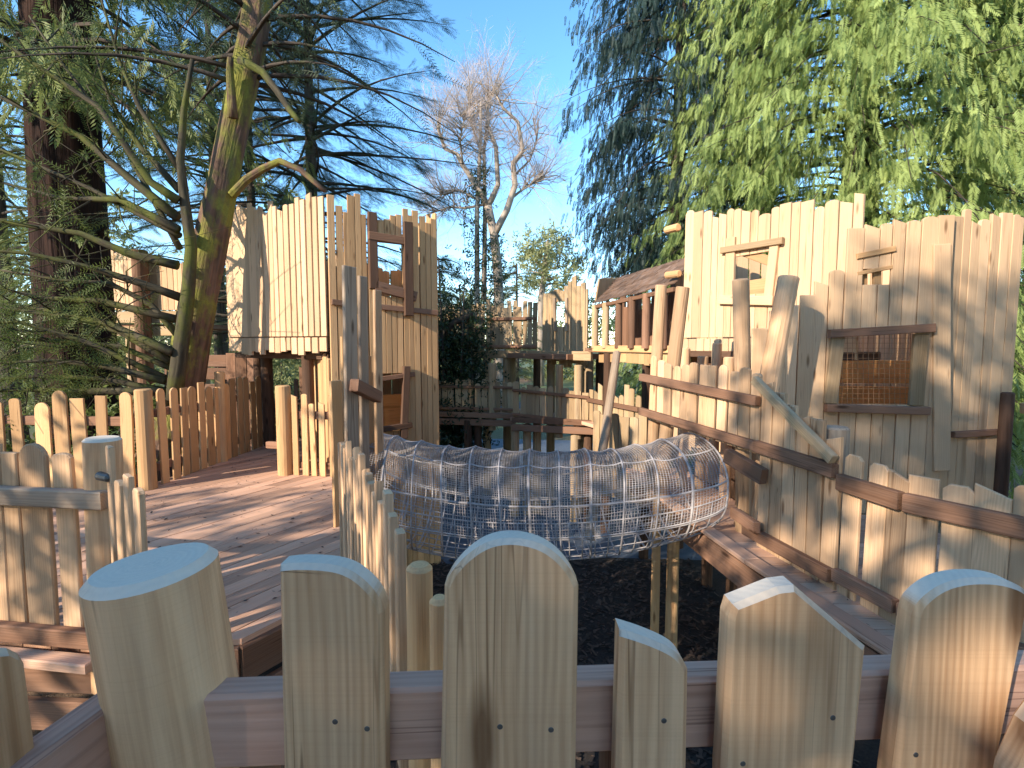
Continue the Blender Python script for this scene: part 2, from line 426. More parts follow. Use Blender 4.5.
# fallen needles and leaf scraps on the boards
V, Fc = [], []
for i in range(700):
    if i % 4: x, y = rnd.uniform(-3.8, -1.3), rnd.uniform(2.9, 8.2)
    else: x, y = rnd.uniform(1.9, 2.6), rnd.uniform(1.8, 5.5)
    if x > -2 and x < 0 and y > 5.5: continue
    if -2 < x < 0 and x > -1.05 - .12 * (y - 3.3): continue
    s = rnd.uniform(.008, .026); a = rnd.uniform(0, 6.3); c = Vector((x, y, .006 + rnd.uniform(0, .004)))
    u = Vector((math.cos(a), math.sin(a), rnd.uniform(-.1, .2))) * s; v = Vector((-math.sin(a), math.cos(a), 0)) * s * rnd.uniform(.12, .5); k = len(V)
    V += [c - u, c - v + u * .1, c + u, c + v + u * .1]; Fc.append((k, k + 1, k + 2, k + 3))
me = bpy.data.meshes.new('leaf_litter'); me.from_pydata([tuple(v) for v in V], [], Fc); me.materials.append(bpy.data.materials['bark chip'])
o = bpy.data.objects.new('leaf_litter', me); C.objects.link(o); tag(o, 'small brown leaf scraps lying on the deck boards', 'leaf litter', None, 'stuff')

# ------------------------------------------------------------------ foreground balcony fence
th = thing('balcony_fence', (.2, .78, 0), 'close-up fence of broad pale shaped planks on a brown rail in the foreground', 'fence')
planks = [
 (.725, [(292, 900), (389, 900), (388, 768), (387, 606), (381, 590), (368, 575), (352, 564), (332, 559), (300, 558), (285, 560), (289, 768)], 'pale picket with square left and rounded right top corner'),
 (.73, [(440, 900), (573, 900), (574, 768), (577, 580), (570, 565), (556, 549), (538, 538), (513, 533), (490, 536), (470, 548), (454, 565), (446, 580), (442, 768)], 'broadest picket with a full round top'),
 (.74, [(611, 900), (682, 900), (682, 768), (684, 662), (677, 649), (664, 640), (640, 630), (617, 623), (613, 768)], 'short narrow picket with sloping rounded top'),
 (.75, [(712, 900), (836, 900), (845, 768), (858, 640), (788, 580), (771, 582), (728, 599), (724, 612), (716, 768)], 'wide picket with an off-centre pointed top'),
 (.775, [(868, 900), (962, 900), (984, 768), (1019, 590), (1010, 580), (985, 573), (955, 573), (930, 580), (909, 597), (905, 610), (884, 768)], 'leaning round topped picket with a dark knot'),
 (.70, [(978, 900), (1090, 900), (1090, 705), (1040, 700), (1024, 722), (1004, 768)], None)]
screws = {0: [(367, 729), (335, 722)], 1: [(551, 730), (500, 727)], 2: [(664, 721)], 3: [(833, 718), (743, 764)], 4: [(916, 755)]}
for i, (Y, pix, lab) in enumerate(planks):
    if i in (0, 1, 2, 4):
        for _ in range(2 if i == 0 else 3):
            q = [pix[0]]
            for (xa, ya), (xb, yb) in zip(pix[:-1], pix[1:]):
                if max(ya, yb) < 670: q += [(xa * .75 + xb * .25, ya * .75 + yb * .25), (xa * .25 + xb * .75, ya * .25 + yb * .75)]
                else: q += ([] if q[-1] == (xa, ya) else [(xa, ya)]) + [(xb, yb)]
            pix = q
    pts = [at(x, y, Y) for x, y in pix]; org = pts[0]
    poly = [(p.x - org.x, p.z - org.z) for p in pts]
    m = MB(); slab(m, org, Vector((1, 0, 0)), Vector((0, 0, 1)), Vector((0, -1, 0)), poly, .044, .0075, [.5, .55, .62, .6, .72, .6][i])
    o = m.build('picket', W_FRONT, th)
    if lab: o['label'] = lab
    for sx_, sy_ in screws.get(i, []):
        p = at(sx_, sy_, Y - .0222); m = MB(); log(m, p + Vector((0, .004, 0)), p + Vector((0, -.0006, 0)), 0.0042, .0042, 12, 2, 0, .0008)
        m.build('screw', M_STEEL, o)
m = MB(); beam(m, (-.56, .772, .957), (1.35, .872, .962), .052, .12, .006, .5); m.build('rail', W_PINK, th)
m = MB(); beam(m, (-.60, .85, .957), (-.735, .1, .957), .052, .12, .006, .4); m.build('rail', W_PINK, th)
m = MB(); beam(m, (1.3, .86, .98), (1.2, .1, .98), .052, .12); m.build('rail', W_RAIL, th)
pt, pb = at(151, 563, .8), at(200, 850, .8); pb = pt + (pb - pt) * 2.2
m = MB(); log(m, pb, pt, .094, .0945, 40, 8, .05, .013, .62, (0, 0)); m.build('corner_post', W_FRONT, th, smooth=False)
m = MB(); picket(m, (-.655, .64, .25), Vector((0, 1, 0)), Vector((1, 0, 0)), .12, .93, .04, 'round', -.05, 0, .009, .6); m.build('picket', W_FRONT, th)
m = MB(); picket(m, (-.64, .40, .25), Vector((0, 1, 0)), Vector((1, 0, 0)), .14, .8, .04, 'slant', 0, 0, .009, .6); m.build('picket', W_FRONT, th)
for x, h in ((-.45, .06), (.2, 0), (.9, .05)):
    m = MB(); log(m, (x, .84, GZ), (x, .84, .9), .05, .05); m.build('post', W_RAIL, th)

# ------------------------------------------------------------------ left fences
th = thing('picket_fence', (-2.4, 2.65, 0), 'near left fence with heavy grey rail, mixed shaped pickets and sawn log post', 'fence')
a, b = (-5.2, 2.98), (-2.03, 2.52)
for px, w, h, top in ((2, .07, 1.02, 'flat'), (16, .095, .98, 'flat'), (40, .155, 1.03, 'round'), (71, .11, .985, 'soft'), (-25, .12, 1.0, 'soft'), (-55, .13, 1.04, 'round'), (-85, .1, .96, 'flat')):
    u, n, L = frame2(a, b); d, _ = on_wall(a, b, px, 560); m = MB()
    picket(m, V2(a, .03) + u * d, u, n, w, h, .028, top, rnd.uniform(-.01, .02), 0, .006, rnd.uniform(.2, .7)); m.build('picket', W_RFEN, th)
u, n, L = frame2(a, b)
m = MB(); beam(m, V2(a, .80) + n * .045, V2(b, .80) + n * .045 + u * .07, .05, .09, .006, .8); m.build('rail', W_GREY, th)
m = MB(); beam(m, V2(a, .09) + n * .045, V2(b, .09) + n * .045, .05, .09, .006, .7); m.build('rail', W_RAIL, th)
m = MB(); beam(m, V2(a, -.01) + n * .09, V2(b, -.01) + n * .09, .09, .05, .006, .9); m.build('kerb_board', W_DECK, th)
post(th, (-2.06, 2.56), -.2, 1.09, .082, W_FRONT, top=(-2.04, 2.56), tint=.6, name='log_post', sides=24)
u, n, L = frame2((-2.0, 2.52), (-1.47, 2.06))
for i, (d, h, w) in enumerate(((.10, 1.07, .07), (.24, .93, .09), (.40, .98, .08), (.55, .95, .09))):
    m = MB(); picket(m, V2((-2.0, 2.52), .0) + u * d, u, n, w, h, .026, ('flat', 'soft')[i % 2], .02, .0, .004, .6); m.build('picket', W_RFEN, th)
m = MB(); log(m, (-1.99, 2.47, .92), (-1.9, 2.42, .92), .022, .02, 10, 2); m.build('bolt', M_STEEL, th)

th = thing('picket_fence', (-5, 5.5, 0), 'orange tan picket fence across the back of the left deck below the mossy branches', 'fence')
fence(th, [(-7.4, 5.75), (-4.02, 5.5)], (.98, 1.12), .235, (.12, .17), [(.78, .05, .1), (.15, .05, .1)], W_TAN, W_RAIL, side=-1, zbase=-.05, tops=('flat', 'soft', 'dog', 'round'))
th = thing('picket_fence', (-3.85, 6.6, 0), 'tan picket fence receding along the far left side of the deck', 'fence')
u, n, L = frame2((-3.9, 5.6), (-3.83, 7.9))
fence(th, [(-3.9, 5.68), (-3.83, 7.9)], (.98, 1.1), .165, (.11, .15), [(.8, .05, .09), (.2, .05, .09)], W_TAN, W_RAIL, side=-1, tops=('flat', 'soft', 'round'))
post(th, (-3.93, 5.52), -.1, 1.08, .085, W_TAN, tint=.25)
post(th, (-3.86, 6.85), 0, 1.2, .06, W_TAN)
post(th, (-3.75, 7.95), 0, 1.5, .085, W_DARK, tint=.7)
th = thing('picket_fence', (-2.6, 6.2, 0), 'short tan picket run beside a stout log post left of the tower doorway', 'fence')
fence(th, [(-2.62, 6.12), (-1.72, 5.95)], (.86, 1.0), .115, (.06, .085), [(.72, .05, .09), (.12, .05, .08)], W_TAN, W_RAIL, side=-1, tops=('flat', 'soft', 'slant'))
post(th, (-2.72, 6.15), -.05, 1.07, .085, W_TAN, tint=.45)
m = MB(); beam(m, (-2.95, 6.2, .35), (-2.75, 6.15, .35), .06, .08); m.build('rail', W_RAIL, th)

# fence seen edge on down the middle, with tall boards at the tunnel mouth
th = thing('picket_fence', (-.8, 2.8, 0), 'narrow picket fence seen edge-on between the left deck and the net tunnel', 'fence')
fence(th, [(-.37, 1.73, 0), (-.48, 2.0, 0), (-.74, 2.62, 0), (-1.26, 3.75, 0)], (.86, .97), .118, (.05, .068), [(.5, .045, .09), (.1, .045, .09)], W_RFEN, W_RAIL, side=1, t=.034, zbase=0, tops=('flat', 'soft', 'slant'), lean=.03)
post(th, (-.275, 1.5), -.2, .9, .04, W_TAN, tint=.8, name='log_post')
post(th, (-.205, 1.42), -.2, .84, .03, W_TAN, tint=.9, name='log_post')
th = thing('board_screen', (-1.35, 4.5, 0), 'tall screen of tan boards with three weathered grey uprights at the net tunnel mouth', 'screen')
p0, p1 = (-1.56, 4.25), (-1.22, 4.85); u, n, L = frame2(p0, p1)
for i, (d, h, w) in enumerate(((.15, 1.25, .11), (.27, 1.62, .12), (.39, 1.55, .12), (.50, 1.45, .11), (.61, 1.3, .11))):
    m = MB(); picket(m, V2(p0, -.3) + u * d, u, n, w, h + .3, .03, 'flat', rnd.uniform(-.01, .01), 0, .004); m.build('board', W_TAN, th)
for px, Y, top, w in ((350, 4.12, 266, .13), (363, 4.38, 276, .09), (377.5, 4.6, 290, .085)):
    p = at(px, 400, Y); t_ = at(px, top, Y)
    m = MB(); picket(m, (p.x, p.y, -.1), u, n, w, t_.z + .1, .035, 'flat', .01, 0, .006); m.build('upright', W_GREY if px < 370 else W_RFEN, th)
m = MB(); beam(m, at(354, 385, 4.02), at(378, 397, 4.52), .07, .1, .006, .6); m.build('block', W_RAIL, th)

# ------------------------------------------------------------------ left tower
F0, F1 = (-2.27, 6.5), (-1.04, 7.3)
u, n, L = frame2(F0, F1)
th = thing('play_tower', (-2, 7.4, GZ), 'tall tan plank tower with brown framed window and doorway behind the net tunnel', 'tower')
def wpt(p0, p1, px, py, off=.0):
    uu, nn, _ = frame2(p0, p1); d, z = on_wall(p0, p1, px, py); return V2(p0, z) + uu * d + nn * off
def topfun(p0, p1, lst, drop=0):
    pr = sorted(((on_wall(p0, p1, x, y)) for x, y in lst), key=lambda q: q[0])
    return lambda d: float(np.interp(d, [q[0] for q in pr], [q[1] for q in pr])) - drop
def hole(p0, p1, x0, y0, x1, y1):
    a0, z0 = on_wall(p0, p1, x0, y1); a1, z1 = on_wall(p0, p1, x1, y0); return (a0, a1, z0, z1)
m = MB()
wall(m, F0, F1, GZ, topfun(F0, F1, [(330, 196), (334, 188), (337, 205), (344, 212), (347, 214), (350, 195), (358, 195), (361, 214), (367, 218), (385, 220), (400, 214), (404, 208), (408, 218), (413, 212), (420, 213), (425, 224), (432, 222), (437, 220)]),
     [hole(F0, F1, 374, 245, 403, 296), hole(F0, F1, 378, 373, 403, 432)], (.06, .095), jag=.03, tops=('flat',))
m.build('front_wall', W_TAN, th)
inn = -n
B0, B1 = V2(F0) + inn * 1.3, V2(F1) + inn * 1.3
m = MB(); wall(m, (F1[0], F1[1]), (B1.x, B1.y), GZ, 3.3, (), (.08, .13), jag=.1); m.build('side_wall', W_TAN, th)
m = MB(); wall(m, (B0.x, B0.y), (B1.x, B1.y), GZ, 2.72, (), (.08, .13), jag=.06); m.build('back_wall', W_TAN, th)
m = MB(); wall(m, (F0[0] + inn.x * .05, F0[1] + inn.y * .05), (B0.x, B0.y), GZ, 1.4, (), (.08, .13), jag=.06); m.build('side_wall', W_TAN, th)
fr = lambda x, y, o=.04: wpt(F0, F1, x, y, o)
def board(th, a, b, w, t, nn, name, mat, tint=None):
    m = MB(); beam(m, a, b, w, t, .005, tint, up=nn); return m.build(name, mat, th)
wf = board(th, fr(371, 213), fr(373, 289), .11, .06, n, 'window_frame', W_DARK, .9)
board(th, fr(406, 223, .06), fr(407, 316, .06), .12, .07, n, 'window_frame', W_DARK, .8)
board(th, fr(367, 236, .05), fr(411, 243, .05), .1, .06, n, 'window_frame', W_RAIL, .35)
board(th, fr(374, 286), fr(415, 297), .13, .06, n, 'window_frame', W_RAIL, .35)
board(th, fr(331, 302, .035), fr(346, 304, .035), .07, .03, n, 'batten', W_RAIL, .3)
board(th, fr(379, 307, .035), fr(437, 313, .035), .07, .03, n, 'batten', W_RAIL, .55)
board(th, fr(405, 366, .06), fr(402, 438, .06), .09, .06, n, 'door_frame', W_DARK, .8)
board(th, fr(377, 379, .05), fr(413, 374, .05), .06, .05, n, 'door_frame', W_RAIL, .6)
board(th, fr(372, 430, .06), fr(410, 424, .06), .07, .07, n, 'door_frame', W_DARK, .6)
m = MB(); q = V2(F0, 0) + inn * .65 + u * .75; beam(m, q - u * .7 + Vector((0, 0, .55)), q + u * .7 + Vector((0, 0, .55)), .05, .55); m.build('inner_board', W_ORNG, th)
m = MB(); beam(m, q - u * .7 + Vector((0, 0, -.12)), q + u * .7 + Vector((0, 0, -.12)), 1.2, .08); m.build('floor', W_DECK, th)

# room on the left with sunlit wall
G0, G1 = (-4.12, 7.62), (-2.33, 6.62)
u, n, L = frame2(G0, G1)
th = thing('play_room', (-3.3, 7.8, 1.4), 'raised room with pale sunlit plank wall dappled by tree shadows, left of the tower', 'play hut')
tf = topfun(G0, G1, [(222, 224), (232, 217), (241, 212), (255, 210), (270, 213), (280, 208), (290, 210), (300, 204), (310, 199), (320, 203), (328, 201)])
m = MB(); wall(m, G0, G1, 1.66, tf, (), (.075, .115), .03, .07, .0, bulge=.12); m.build('front_wall', W_PALE, th)
m = MB(); wall(m, G0, G1, 1.44, 1.645, (), (.075, .115), .03, .0, .04, ('flat',), bulge=.12); m.build('skirt_wall', W_PALE, th)
m = MB(); wall(m, (-3.55, 9.3), G0, 1.44, 3.25, (), (.08, .13), .03, .1, .03); m.build('side_wall', W_PALE, th)
m = MB(); wall(m, (-3.4, 9.3), (-2.5, 8.6), 1.44, 3.0, (), (.08, .13), .03, .1, .03); m.build('back_wall', W_PALE, th)
m = MB(); m2 = [Vector((-4.1, 7.7, 1.5)), Vector((-2.36, 6.75, 1.5))]; beam(m, m2[0] + Vector((.35, .6, -.05)), m2[1] + Vector((.25, .55, -.05)), 1.1, .12); m.build('floor', W_DARK, th)
m = MB(); beam(m, m2[0] + Vector((.02, .02, -.1)), m2[1] + Vector((0, 0, -.1)), .06, .08); m.build('floor_beam', W_DARK, th)
for p in ((-3.95, 8.1), (-2.75, 7.0), (-3.0, 8.7)):
    post(th, p, GZ, 1.42, .075, W_DARK, name='support_post')
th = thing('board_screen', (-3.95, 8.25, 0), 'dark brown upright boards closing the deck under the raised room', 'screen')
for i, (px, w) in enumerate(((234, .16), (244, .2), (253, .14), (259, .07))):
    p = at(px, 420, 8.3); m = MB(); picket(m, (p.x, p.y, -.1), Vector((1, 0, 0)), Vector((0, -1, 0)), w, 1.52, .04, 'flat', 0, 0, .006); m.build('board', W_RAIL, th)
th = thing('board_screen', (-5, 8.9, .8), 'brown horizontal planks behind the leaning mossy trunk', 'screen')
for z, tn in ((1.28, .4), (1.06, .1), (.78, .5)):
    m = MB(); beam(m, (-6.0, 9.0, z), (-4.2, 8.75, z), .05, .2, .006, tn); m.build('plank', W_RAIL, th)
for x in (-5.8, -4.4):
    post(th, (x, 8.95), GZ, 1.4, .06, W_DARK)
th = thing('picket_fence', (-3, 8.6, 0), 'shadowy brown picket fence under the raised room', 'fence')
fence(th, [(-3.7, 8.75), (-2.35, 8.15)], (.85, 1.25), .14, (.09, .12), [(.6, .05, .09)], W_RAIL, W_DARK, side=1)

# ------------------------------------------------------------------ right tower
R1a, R1b = (2.2, 6.72), (3.26, 4.92)
R2a, R2b = (2.2, 4.80), (3.87, 4.64)
R3a, R3b = (3.88, 4.70), (4.68, 4.86)
th = thing('play_tower', (3.4, 5.2, GZ), 'big pale plank fort on the right with jagged top and two framed windows', 'tower')
m = MB(); h1 = hole(R1a, R1b, 735, 252, 766, 296)
wall(m, R1a, R1b, 1.64, topfun(R1a, R1b, [(683, 214), (694, 211), (711, 211), (717, 217), (735, 208), (742, 210), (752, 208), (760, 216), (771, 213), (778, 206), (790, 205), (800, 204), (808, 203), (815, 208), (823, 208), (829, 201), (840, 203), (848, 200), (853, 193), (860, 193)]), [h1], (.09, .15), .03, .02, tops=('flat', 'soft', 'round', 'flat', 'slant'))
m.build('side_wall', W_PALE, th)
m = MB(); wall(m, R1a, R1b, 1.40, 1.625, (), (.09, .14), .03, .0, .035, ('flat',)); m.build('skirt_wall', W_PALE, th)
r1 = lambda x, y, o=.03: wpt(R1a, R1b, x, y, o)
_, n1, _ = frame2(R1a, R1b)
board(th, r1(733, 238), r1(731, 299), .12, .04, n1, 'window_frame', W_PALE, .35)
board(th, r1(777, 240), r1(770, 300), .1, .04, n1, 'window_frame', W_PALE, .5)
board(th, r1(724, 251, .05), r1(786, 241, .05), .07, .05, n1, 'window_frame', W_FAR, .3)
board(th, r1(722, 300, .05), r1(776, 301, .05), .1, .04, n1, 'window_frame', W_PALE, .7)
board(th, r1(738, 250, -.03), r1(768, 261, -.03), .1, .03, n1, 'window_frame', W_TAN, .2)
board(th, r1(733, 291, -.06), r1(768, 286, -.06), .2, .03, n1, 'inner_board', W_TAN, .3)
m = MB()
t2 = topfun(R2a, R2b, [(751, 330), (767, 327), (768, 312), (794, 308), (795, 297), (819, 296), (820, 283), (835, 280), (836, 275), (857, 268), (858, 224), (868, 227), (873, 224), (881, 215), (885, 216), (886, 226), (893, 228), (894, 220), (905, 219), (915, 221), (918, 208), (929, 208), (931, 223), (935, 216), (945, 215), (947, 220), (957, 220)])
hw = hole(R2a, R2b, 833, 332, 917, 404); hs = hole(R2a, R2b, 853, 269, 892, 285)
wall(m, R2a, R2b, 0, t2, [hw, hs], (.10, .15), .032, .03, tops=('flat', 'flat', 'soft', 'slant')); m.build('front_wall', W_PALE, th)
_, n2, _ = frame2(R2a, R2b)
r2 = lambda x, y, o=.035: wpt(R2a, R2b, x, y, o)
board(th, r2(826, 334, .06), r2(929, 328, .06), .075, .07, n2, 'window_frame', W_RAIL, .75)
board(th, r2(822, 407, .06), r2(924, 410, .06), .07, .07, n2, 'window_frame', W_RAIL, .75)
board(th, r2(836, 337), r2(828, 403), .11, .04, n2, 'window_frame', W_FAR, .0)
board(th, r2(918, 334), r2(913, 405), .12, .04, n2, 'window_frame', W_FAR, .0)
board(th, r2(855, 257, .02), r2(894, 249, .02), .05, .03, n2, 'window_frame', W_TAN, .2)
board(th, r2(856, 274, -.01), r2(892, 267, -.01), .035, .06, n2, 'window_frame', W_TAN, .1)
for px in (866, 880):
    board(th, r2(px, 262, -.05), r2(px, 290, -.05), .07, .03, n2, 'inner_board', W_TAN, .1)
m = MB()                                    # wire grid over the big window
for k in range(15):
    x = 838 + 74 * k / 14; tube(m, [r2(x, 332, -.02), r2(x, 405, -.02)], .0024, 4)
for k in range(15):
    y = 333 + 71 * k / 14; tube(m, [r2(837, y, -.025), r2(913, y, -.025)], .0024, 4)
m.build('wire_grid', M_WIRE, th)
m = MB(); wall(m, R3a, R3b, 0, topfun(R3a, R3b, [(944, 216), (946, 222), (956, 221), (957, 212), (967, 212), (968, 224), (979, 224), (982, 222), (989, 215), (996, 214), (999, 222), (1003, 214), (1013, 216)]), (), (.08, .13), .032, .03); m.build('front_wall', W_PALE, th)
_, n3, _ = frame2(R3a, R3b)
board(th, wpt(R3a, R3b, 934 + 14, 434, .04), wpt(R3a, R3b, 998, 431, .04), .055, .05, n3, 'batten', W_RAIL, .6)
board(th, wpt(R2a, R2b, 939, 245, .03), wpt(R2a, R2b, 939, 470, .03), .14, .03, n2, 'corner_board', W_PALE, .3)
m = MB(); wall(m, R3b, (5.1, 7.0), 0, 2.6, (), (.1, .15), .03, .1); m.build('side_wall', W_PALE, th)
m = MB(); wall(m, (2.35, 7.6), (5.1, 7.0), 0, 2.75, (), (.1, .16), .03, .08); m.build('back_wall', W_PALE, th)
for z, tn in ((1.24, .75), (.93, .6), (.62, .5), (.3, .5)):
    m = MB(); beam(m, (3.0, 6.35, z), (5.05, 6.05, z - .01), .035, .27, .006, tn); m.build('inner_board', W_ORNG, th)
for p in ((2.55, 6.6), (3.3, 6.3), (2.45, 5.6), (2.95, 5.35)):
    post(th, p, GZ, 1.5, .07, W_DARK, name='support_post')
m = MB(); beam(m, (2.45, 6.75, 1.44), (3.45, 5.05, 1.44), .5, .08); m.build('floor', W_DARK, th)
m = MB(); beam(m, r1(682, 350, -.06), r1(845, 352, -.06), .08, .12); m.build('floor_beam', W_RAIL, th)
m = MB(); log(m, r1(681, 228, .05) + Vector((-.1, .15, 0)), r1(684, 228, .1), .05, .05, 12, 3); m.build('beam_end', W_TAN, th)
m = MB(); log(m, r1(681, 274, .05) + Vector((-.1, .15, 0)), r1(685, 274, .1), .045, .045, 12, 3); m.build('beam_end', W_TAN, th)

# tall poles rising from the right-hand fence
def pole(px0, y0, px1, y1, Y, r, lab, Y1=None):
    a = at(px0, y0, Y1 or Y); b = at(px1, y1, Y); d = (b - a) / (b.z - a.z); a = b - d * (b.z + .1)
    m = MB(); log(m, a, b, r * 1.02, r, 18, 8, .09, .008, None, (rnd.uniform(-.2, .2), rnd.uniform(-.1, .1)), .015)
    tag(m.build('round_pole', W_RFEN, origin=tuple(a)), lab, 'pole', 'tall round poles along the right fence')
pole(656, 400, 661, 285, 5.4, .055, 'straight pale round pole at the left end of the right fence beside the roof eave')
pole(671, 400, 683, 287, 5.2, .065, 'pale round pole leaning right, just right of the pole by the roof eave')
pole(742, 400, 741, 279, 4.25, .065, 'upright shaded round pole in front of the upper fort window')
pole(767, 400, 789, 277, 4.35, .085, 'thickest shaded round pole leaning right, at the corner of the lower fort wall')

# ------------------------------------------------------------------ right fences
th = thing('picket_fence', (1.6, 4.6, .75), 'high picket fence with two brown rails above the right mouth of the net tunnel', 'fence')
S0, S1, S2 = (1.40, 5.25), (1.88, 3.88), (2.02, 3.14)
u, n, L = frame2(S0, S1)
fence(th, [(*S0, .80), (*S1, .72)], (.56, .66), .125, (.09, .115), [], W_RFEN, W_RAIL, tops=('soft', 'flat', 'round'))
for z0, z1, h in ((1.22, 1.13, .075), (.87, .79, .075)):
    m = MB(); beam(m, V2(S0, z0) + n * .045 - u * .1, V2(S1, z1) + n * .045, .05, h, .006, .5); m.build('rail', W_RAIL, th)
m = MB(); beam(m, at(727, 455, 4.1), at(764, 477, 3.72), .06, .12, .006, .4); m.build('rail', W_RAIL, th)
for px, y, Y in ((685, 348, 5.6), (703, 356, 5.5), (729, 357, 5.2), (717, 343, 5.8)):
    p = at(px, y, Y); post(th, (p.x, p.y), 0, p.z, .055, W_RFEN)
th = thing('picket_fence', (1.95, 3.5, 0), 'tall plank section with a sloping grey handrail in the middle of the right fence', 'fence')
u, n, L = frame2(S1, S2); k = 6
for i in range(k):
    f = (i + .5) / k; m = MB()
    picket(m, V2(S1, .02) + u * (L * f), u, n, L / k - .012, 1.28 - .36 * f + rnd.uniform(-.03, .05), .028, rnd.choice(('flat', 'soft', 'slantr')), rnd.uniform(-.01, .01)); m.build('picket', W_RFEN, th)
m = MB(); beam(m, V2(S1, 1.29) + n * .06 - u * .02, V2(S2, .85) + n * .06, .045, .07, .006, .7); m.build('handrail', W_FAR, th)
m = MB(); beam(m, V2(S1, .79) + n * .045, V2(S2, .78) + n * .045, .05, .09, .006, .6); m.build('rail', W_RAIL, th)
m = MB(); beam(m, at(733, 512, 4.15), at(757, 528, 3.75), .05, .09); m.build('rail', W_RAIL, th)
m = MB(); beam(m, V2(S1, .12) + n * .045 - u * .1, V2(S2, .12) + n * .045, .05, .09, .006, .3); m.build('rail', W_RAIL, th)
post(th, (2.10, 3.36), -.1, 1.02, .088, W_GREY, tint=.9, name='log_post', sides=24)
th = thing('picket_fence', (2.2, 2.5, 0), 'low picket fence with reddish brown rails at right, running towards the viewer', 'fence')
Q = [(2.03, 3.12), (2.11, 2.72), (2.40, 2.26), (2.9, 1.75)]
fence(th, Q, (.80, .90), .148, (.115, .14), [(.70, .05, .1), (.12, .05, .08)], W_RFEN, W_RAIL, tops=('soft', 'flat', 'round', 'slant', 'dog'), zbase=.02)
th = thing('picket_fence', (4.2, 4.0, 0), 'pale pickets and dark post beyond the right end of the fort', 'fence')
fence(th, [(4.02, 3.98), (4.9, 3.9)], (.95, 1.1), .17, (.14, .16), [(.85, .05, .08)], W_RFEN, W_RAIL)
post(th, (4.52, 4.72), -.1, 1.12, .05, W_DARK)
m = MB(); beam(m, (4.6, 4.66, .98), (5.3, 4.56, 1.0), .05, .1); m.build('beam', W_TAN, th)

# ------------------------------------------------------------------ covered bridge
th = thing('covered_bridge', (1.8, 7.9, 1.4), 'raised covered walkway with sloping shingle roof joining the right fort', 'covered walkway')
E0, E1 = at(594, 304, 8.7), at(676, 285, 6.75); Rg0, Rg1 = at(612, 281, 9.4), at(686, 258, 7.4)
nrow = 9
for k in range(nrow):                       # shingle courses, one roof part
    pass
m = MB(); ex = (E1 - E0).normalized(); sl = ((Rg0 + Rg1) - (E0 + E1)) * .5; sn = ex.cross(sl).normalized()
for k in range(nrow):
    f0, f1 = k / nrow, (k + 1.25) / nrow; A = E0.lerp(Rg0, f0); B = E1.lerp(Rg1, f0); x = 0; LL = (B - A).length
    while x < LL:
        w = min(rnd.uniform(.14, .26), LL - x + .001); a_ = A + ex * x
        v = (Rg0 - E0).lerp(Rg1 - E1, x / LL); v = (v - ex * v.dot(ex)); vl = v.length; v.normalize()
        nn = ex.cross(v)
        slab(m, a_ + nn * (.02 + rnd.uniform(0, .012)) - v * rnd.uniform(0, .03), ex, (v - nn * .06).normalized(), ex.cross((v - nn * .06).normalized()), [(0, 0), (w - .006, rnd.uniform(-.015, .015)), (w - .006, vl * 1.25 / nrow), (0, vl * 1.25 / nrow)], .018, .003)
        x += w
m.build('roof', W_SHING, th)
m = MB(); beam(m, E0 + Vector((0, .05, -.05)), E1 + Vector((0, .05, -.05)), .05, .06); m.build('eave_beam', W_RAIL, th)
m = MB(); gx = at(589, 280, 8.9); gy = at(626, 279, 9.6); gl = at(595, 303, 8.68)
for k in range(5):
    a_ = gx.lerp(gy, k / 5); b_ = gx.lerp(gy, (k + 1) / 5); lo = gl.lerp(gy, k / 5); lo2 = gl.lerp(gy, (k + 1) / 5)
    o_ = Vector(lo); uu = (b_ - a_).normalized(); vv = Vector((0, 0, 1)); vv = (vv - uu * uu.z).normalized()
    slab(m, o_, uu, vv, uu.cross(vv), [(0, 0), ((lo2 - lo).dot(uu) * .97, (lo2 - lo).dot(vv)), ((b_ - lo).dot(uu) * .97, (b_ - lo).dot(vv) + .02), ((a_ - lo).dot(uu), (a_ - lo).dot(vv))], .03, .004)
m.build('gable', W_FAR, th)
for f in (.04, .2, .36, .55, .72, .9):
    p = E0.lerp(E1, f); post(th, (p.x + rnd.uniform(-.02, .02), p.y + .08), 1.5, p.z - .02, .055, W_FAR if f < .3 else W_RAIL)
m = MB(); wall(m, (Rg0.x + .25, Rg0.y + .5), (Rg1.x + .25, Rg1.y + .5), 1.5, 2.25, [(.35, .6, 1.75, 2.2), (1.1, 1.3, 1.7, 2.2), (1.75, 1.95, 1.7, 2.2)], (.11, .16), .03, .2); m.build('back_wall', W_RAIL, th)
for f in (.0, .25, .5, .75):
    p = Rg0.lerp(Rg1, f); post(th, (p.x + .3, p.y + .45), 1.5, p.z - .05, .06, W_RAIL)
fl0, fl1 = V2((E0.x, E0.y), 1.46), V2((E1.x + .15, E1.y - .1), 1.46)
m = MB(); beam(m, fl0 + Vector((.35, .45, 0)), fl1 + Vector((.35, .45, 0)), 1.0, .07); m.build('floor', W_RAIL, th)
m = MB(); beam(m, fl0 + Vector((0, 0, .03)), fl1 + Vector((0, 0, .03)), .04, .1, .005, .9); m.build('floor_edge', W_TAN, th)
m = MB(); wall(m, (E0.x + .1, E0.y + .02), (E1.x, E1.y), 1.27, 1.42, (), (.12, .2), .02, 0, .02, ('flat',)); m.build('fascia', W_TAN, th)
for p in ((1.55, 8.4), (1.95, 7.5), (2.3, 8.6), (2.6, 7.9)):
    post(th, p, GZ, 1.42, .07, W_DARK, name='support_post')
a = at(604, 440, 6.6); b = at(617, 352, 7.1)
m = MB(); log(m, b + (a - b) * 2.0, b, .062, .055, 16, 6, .08, .01, .5); tag(m.build('leaning_log', W_GREY, origin=tuple(a)), 'pale leaning log propped under the covered walkway', 'log')
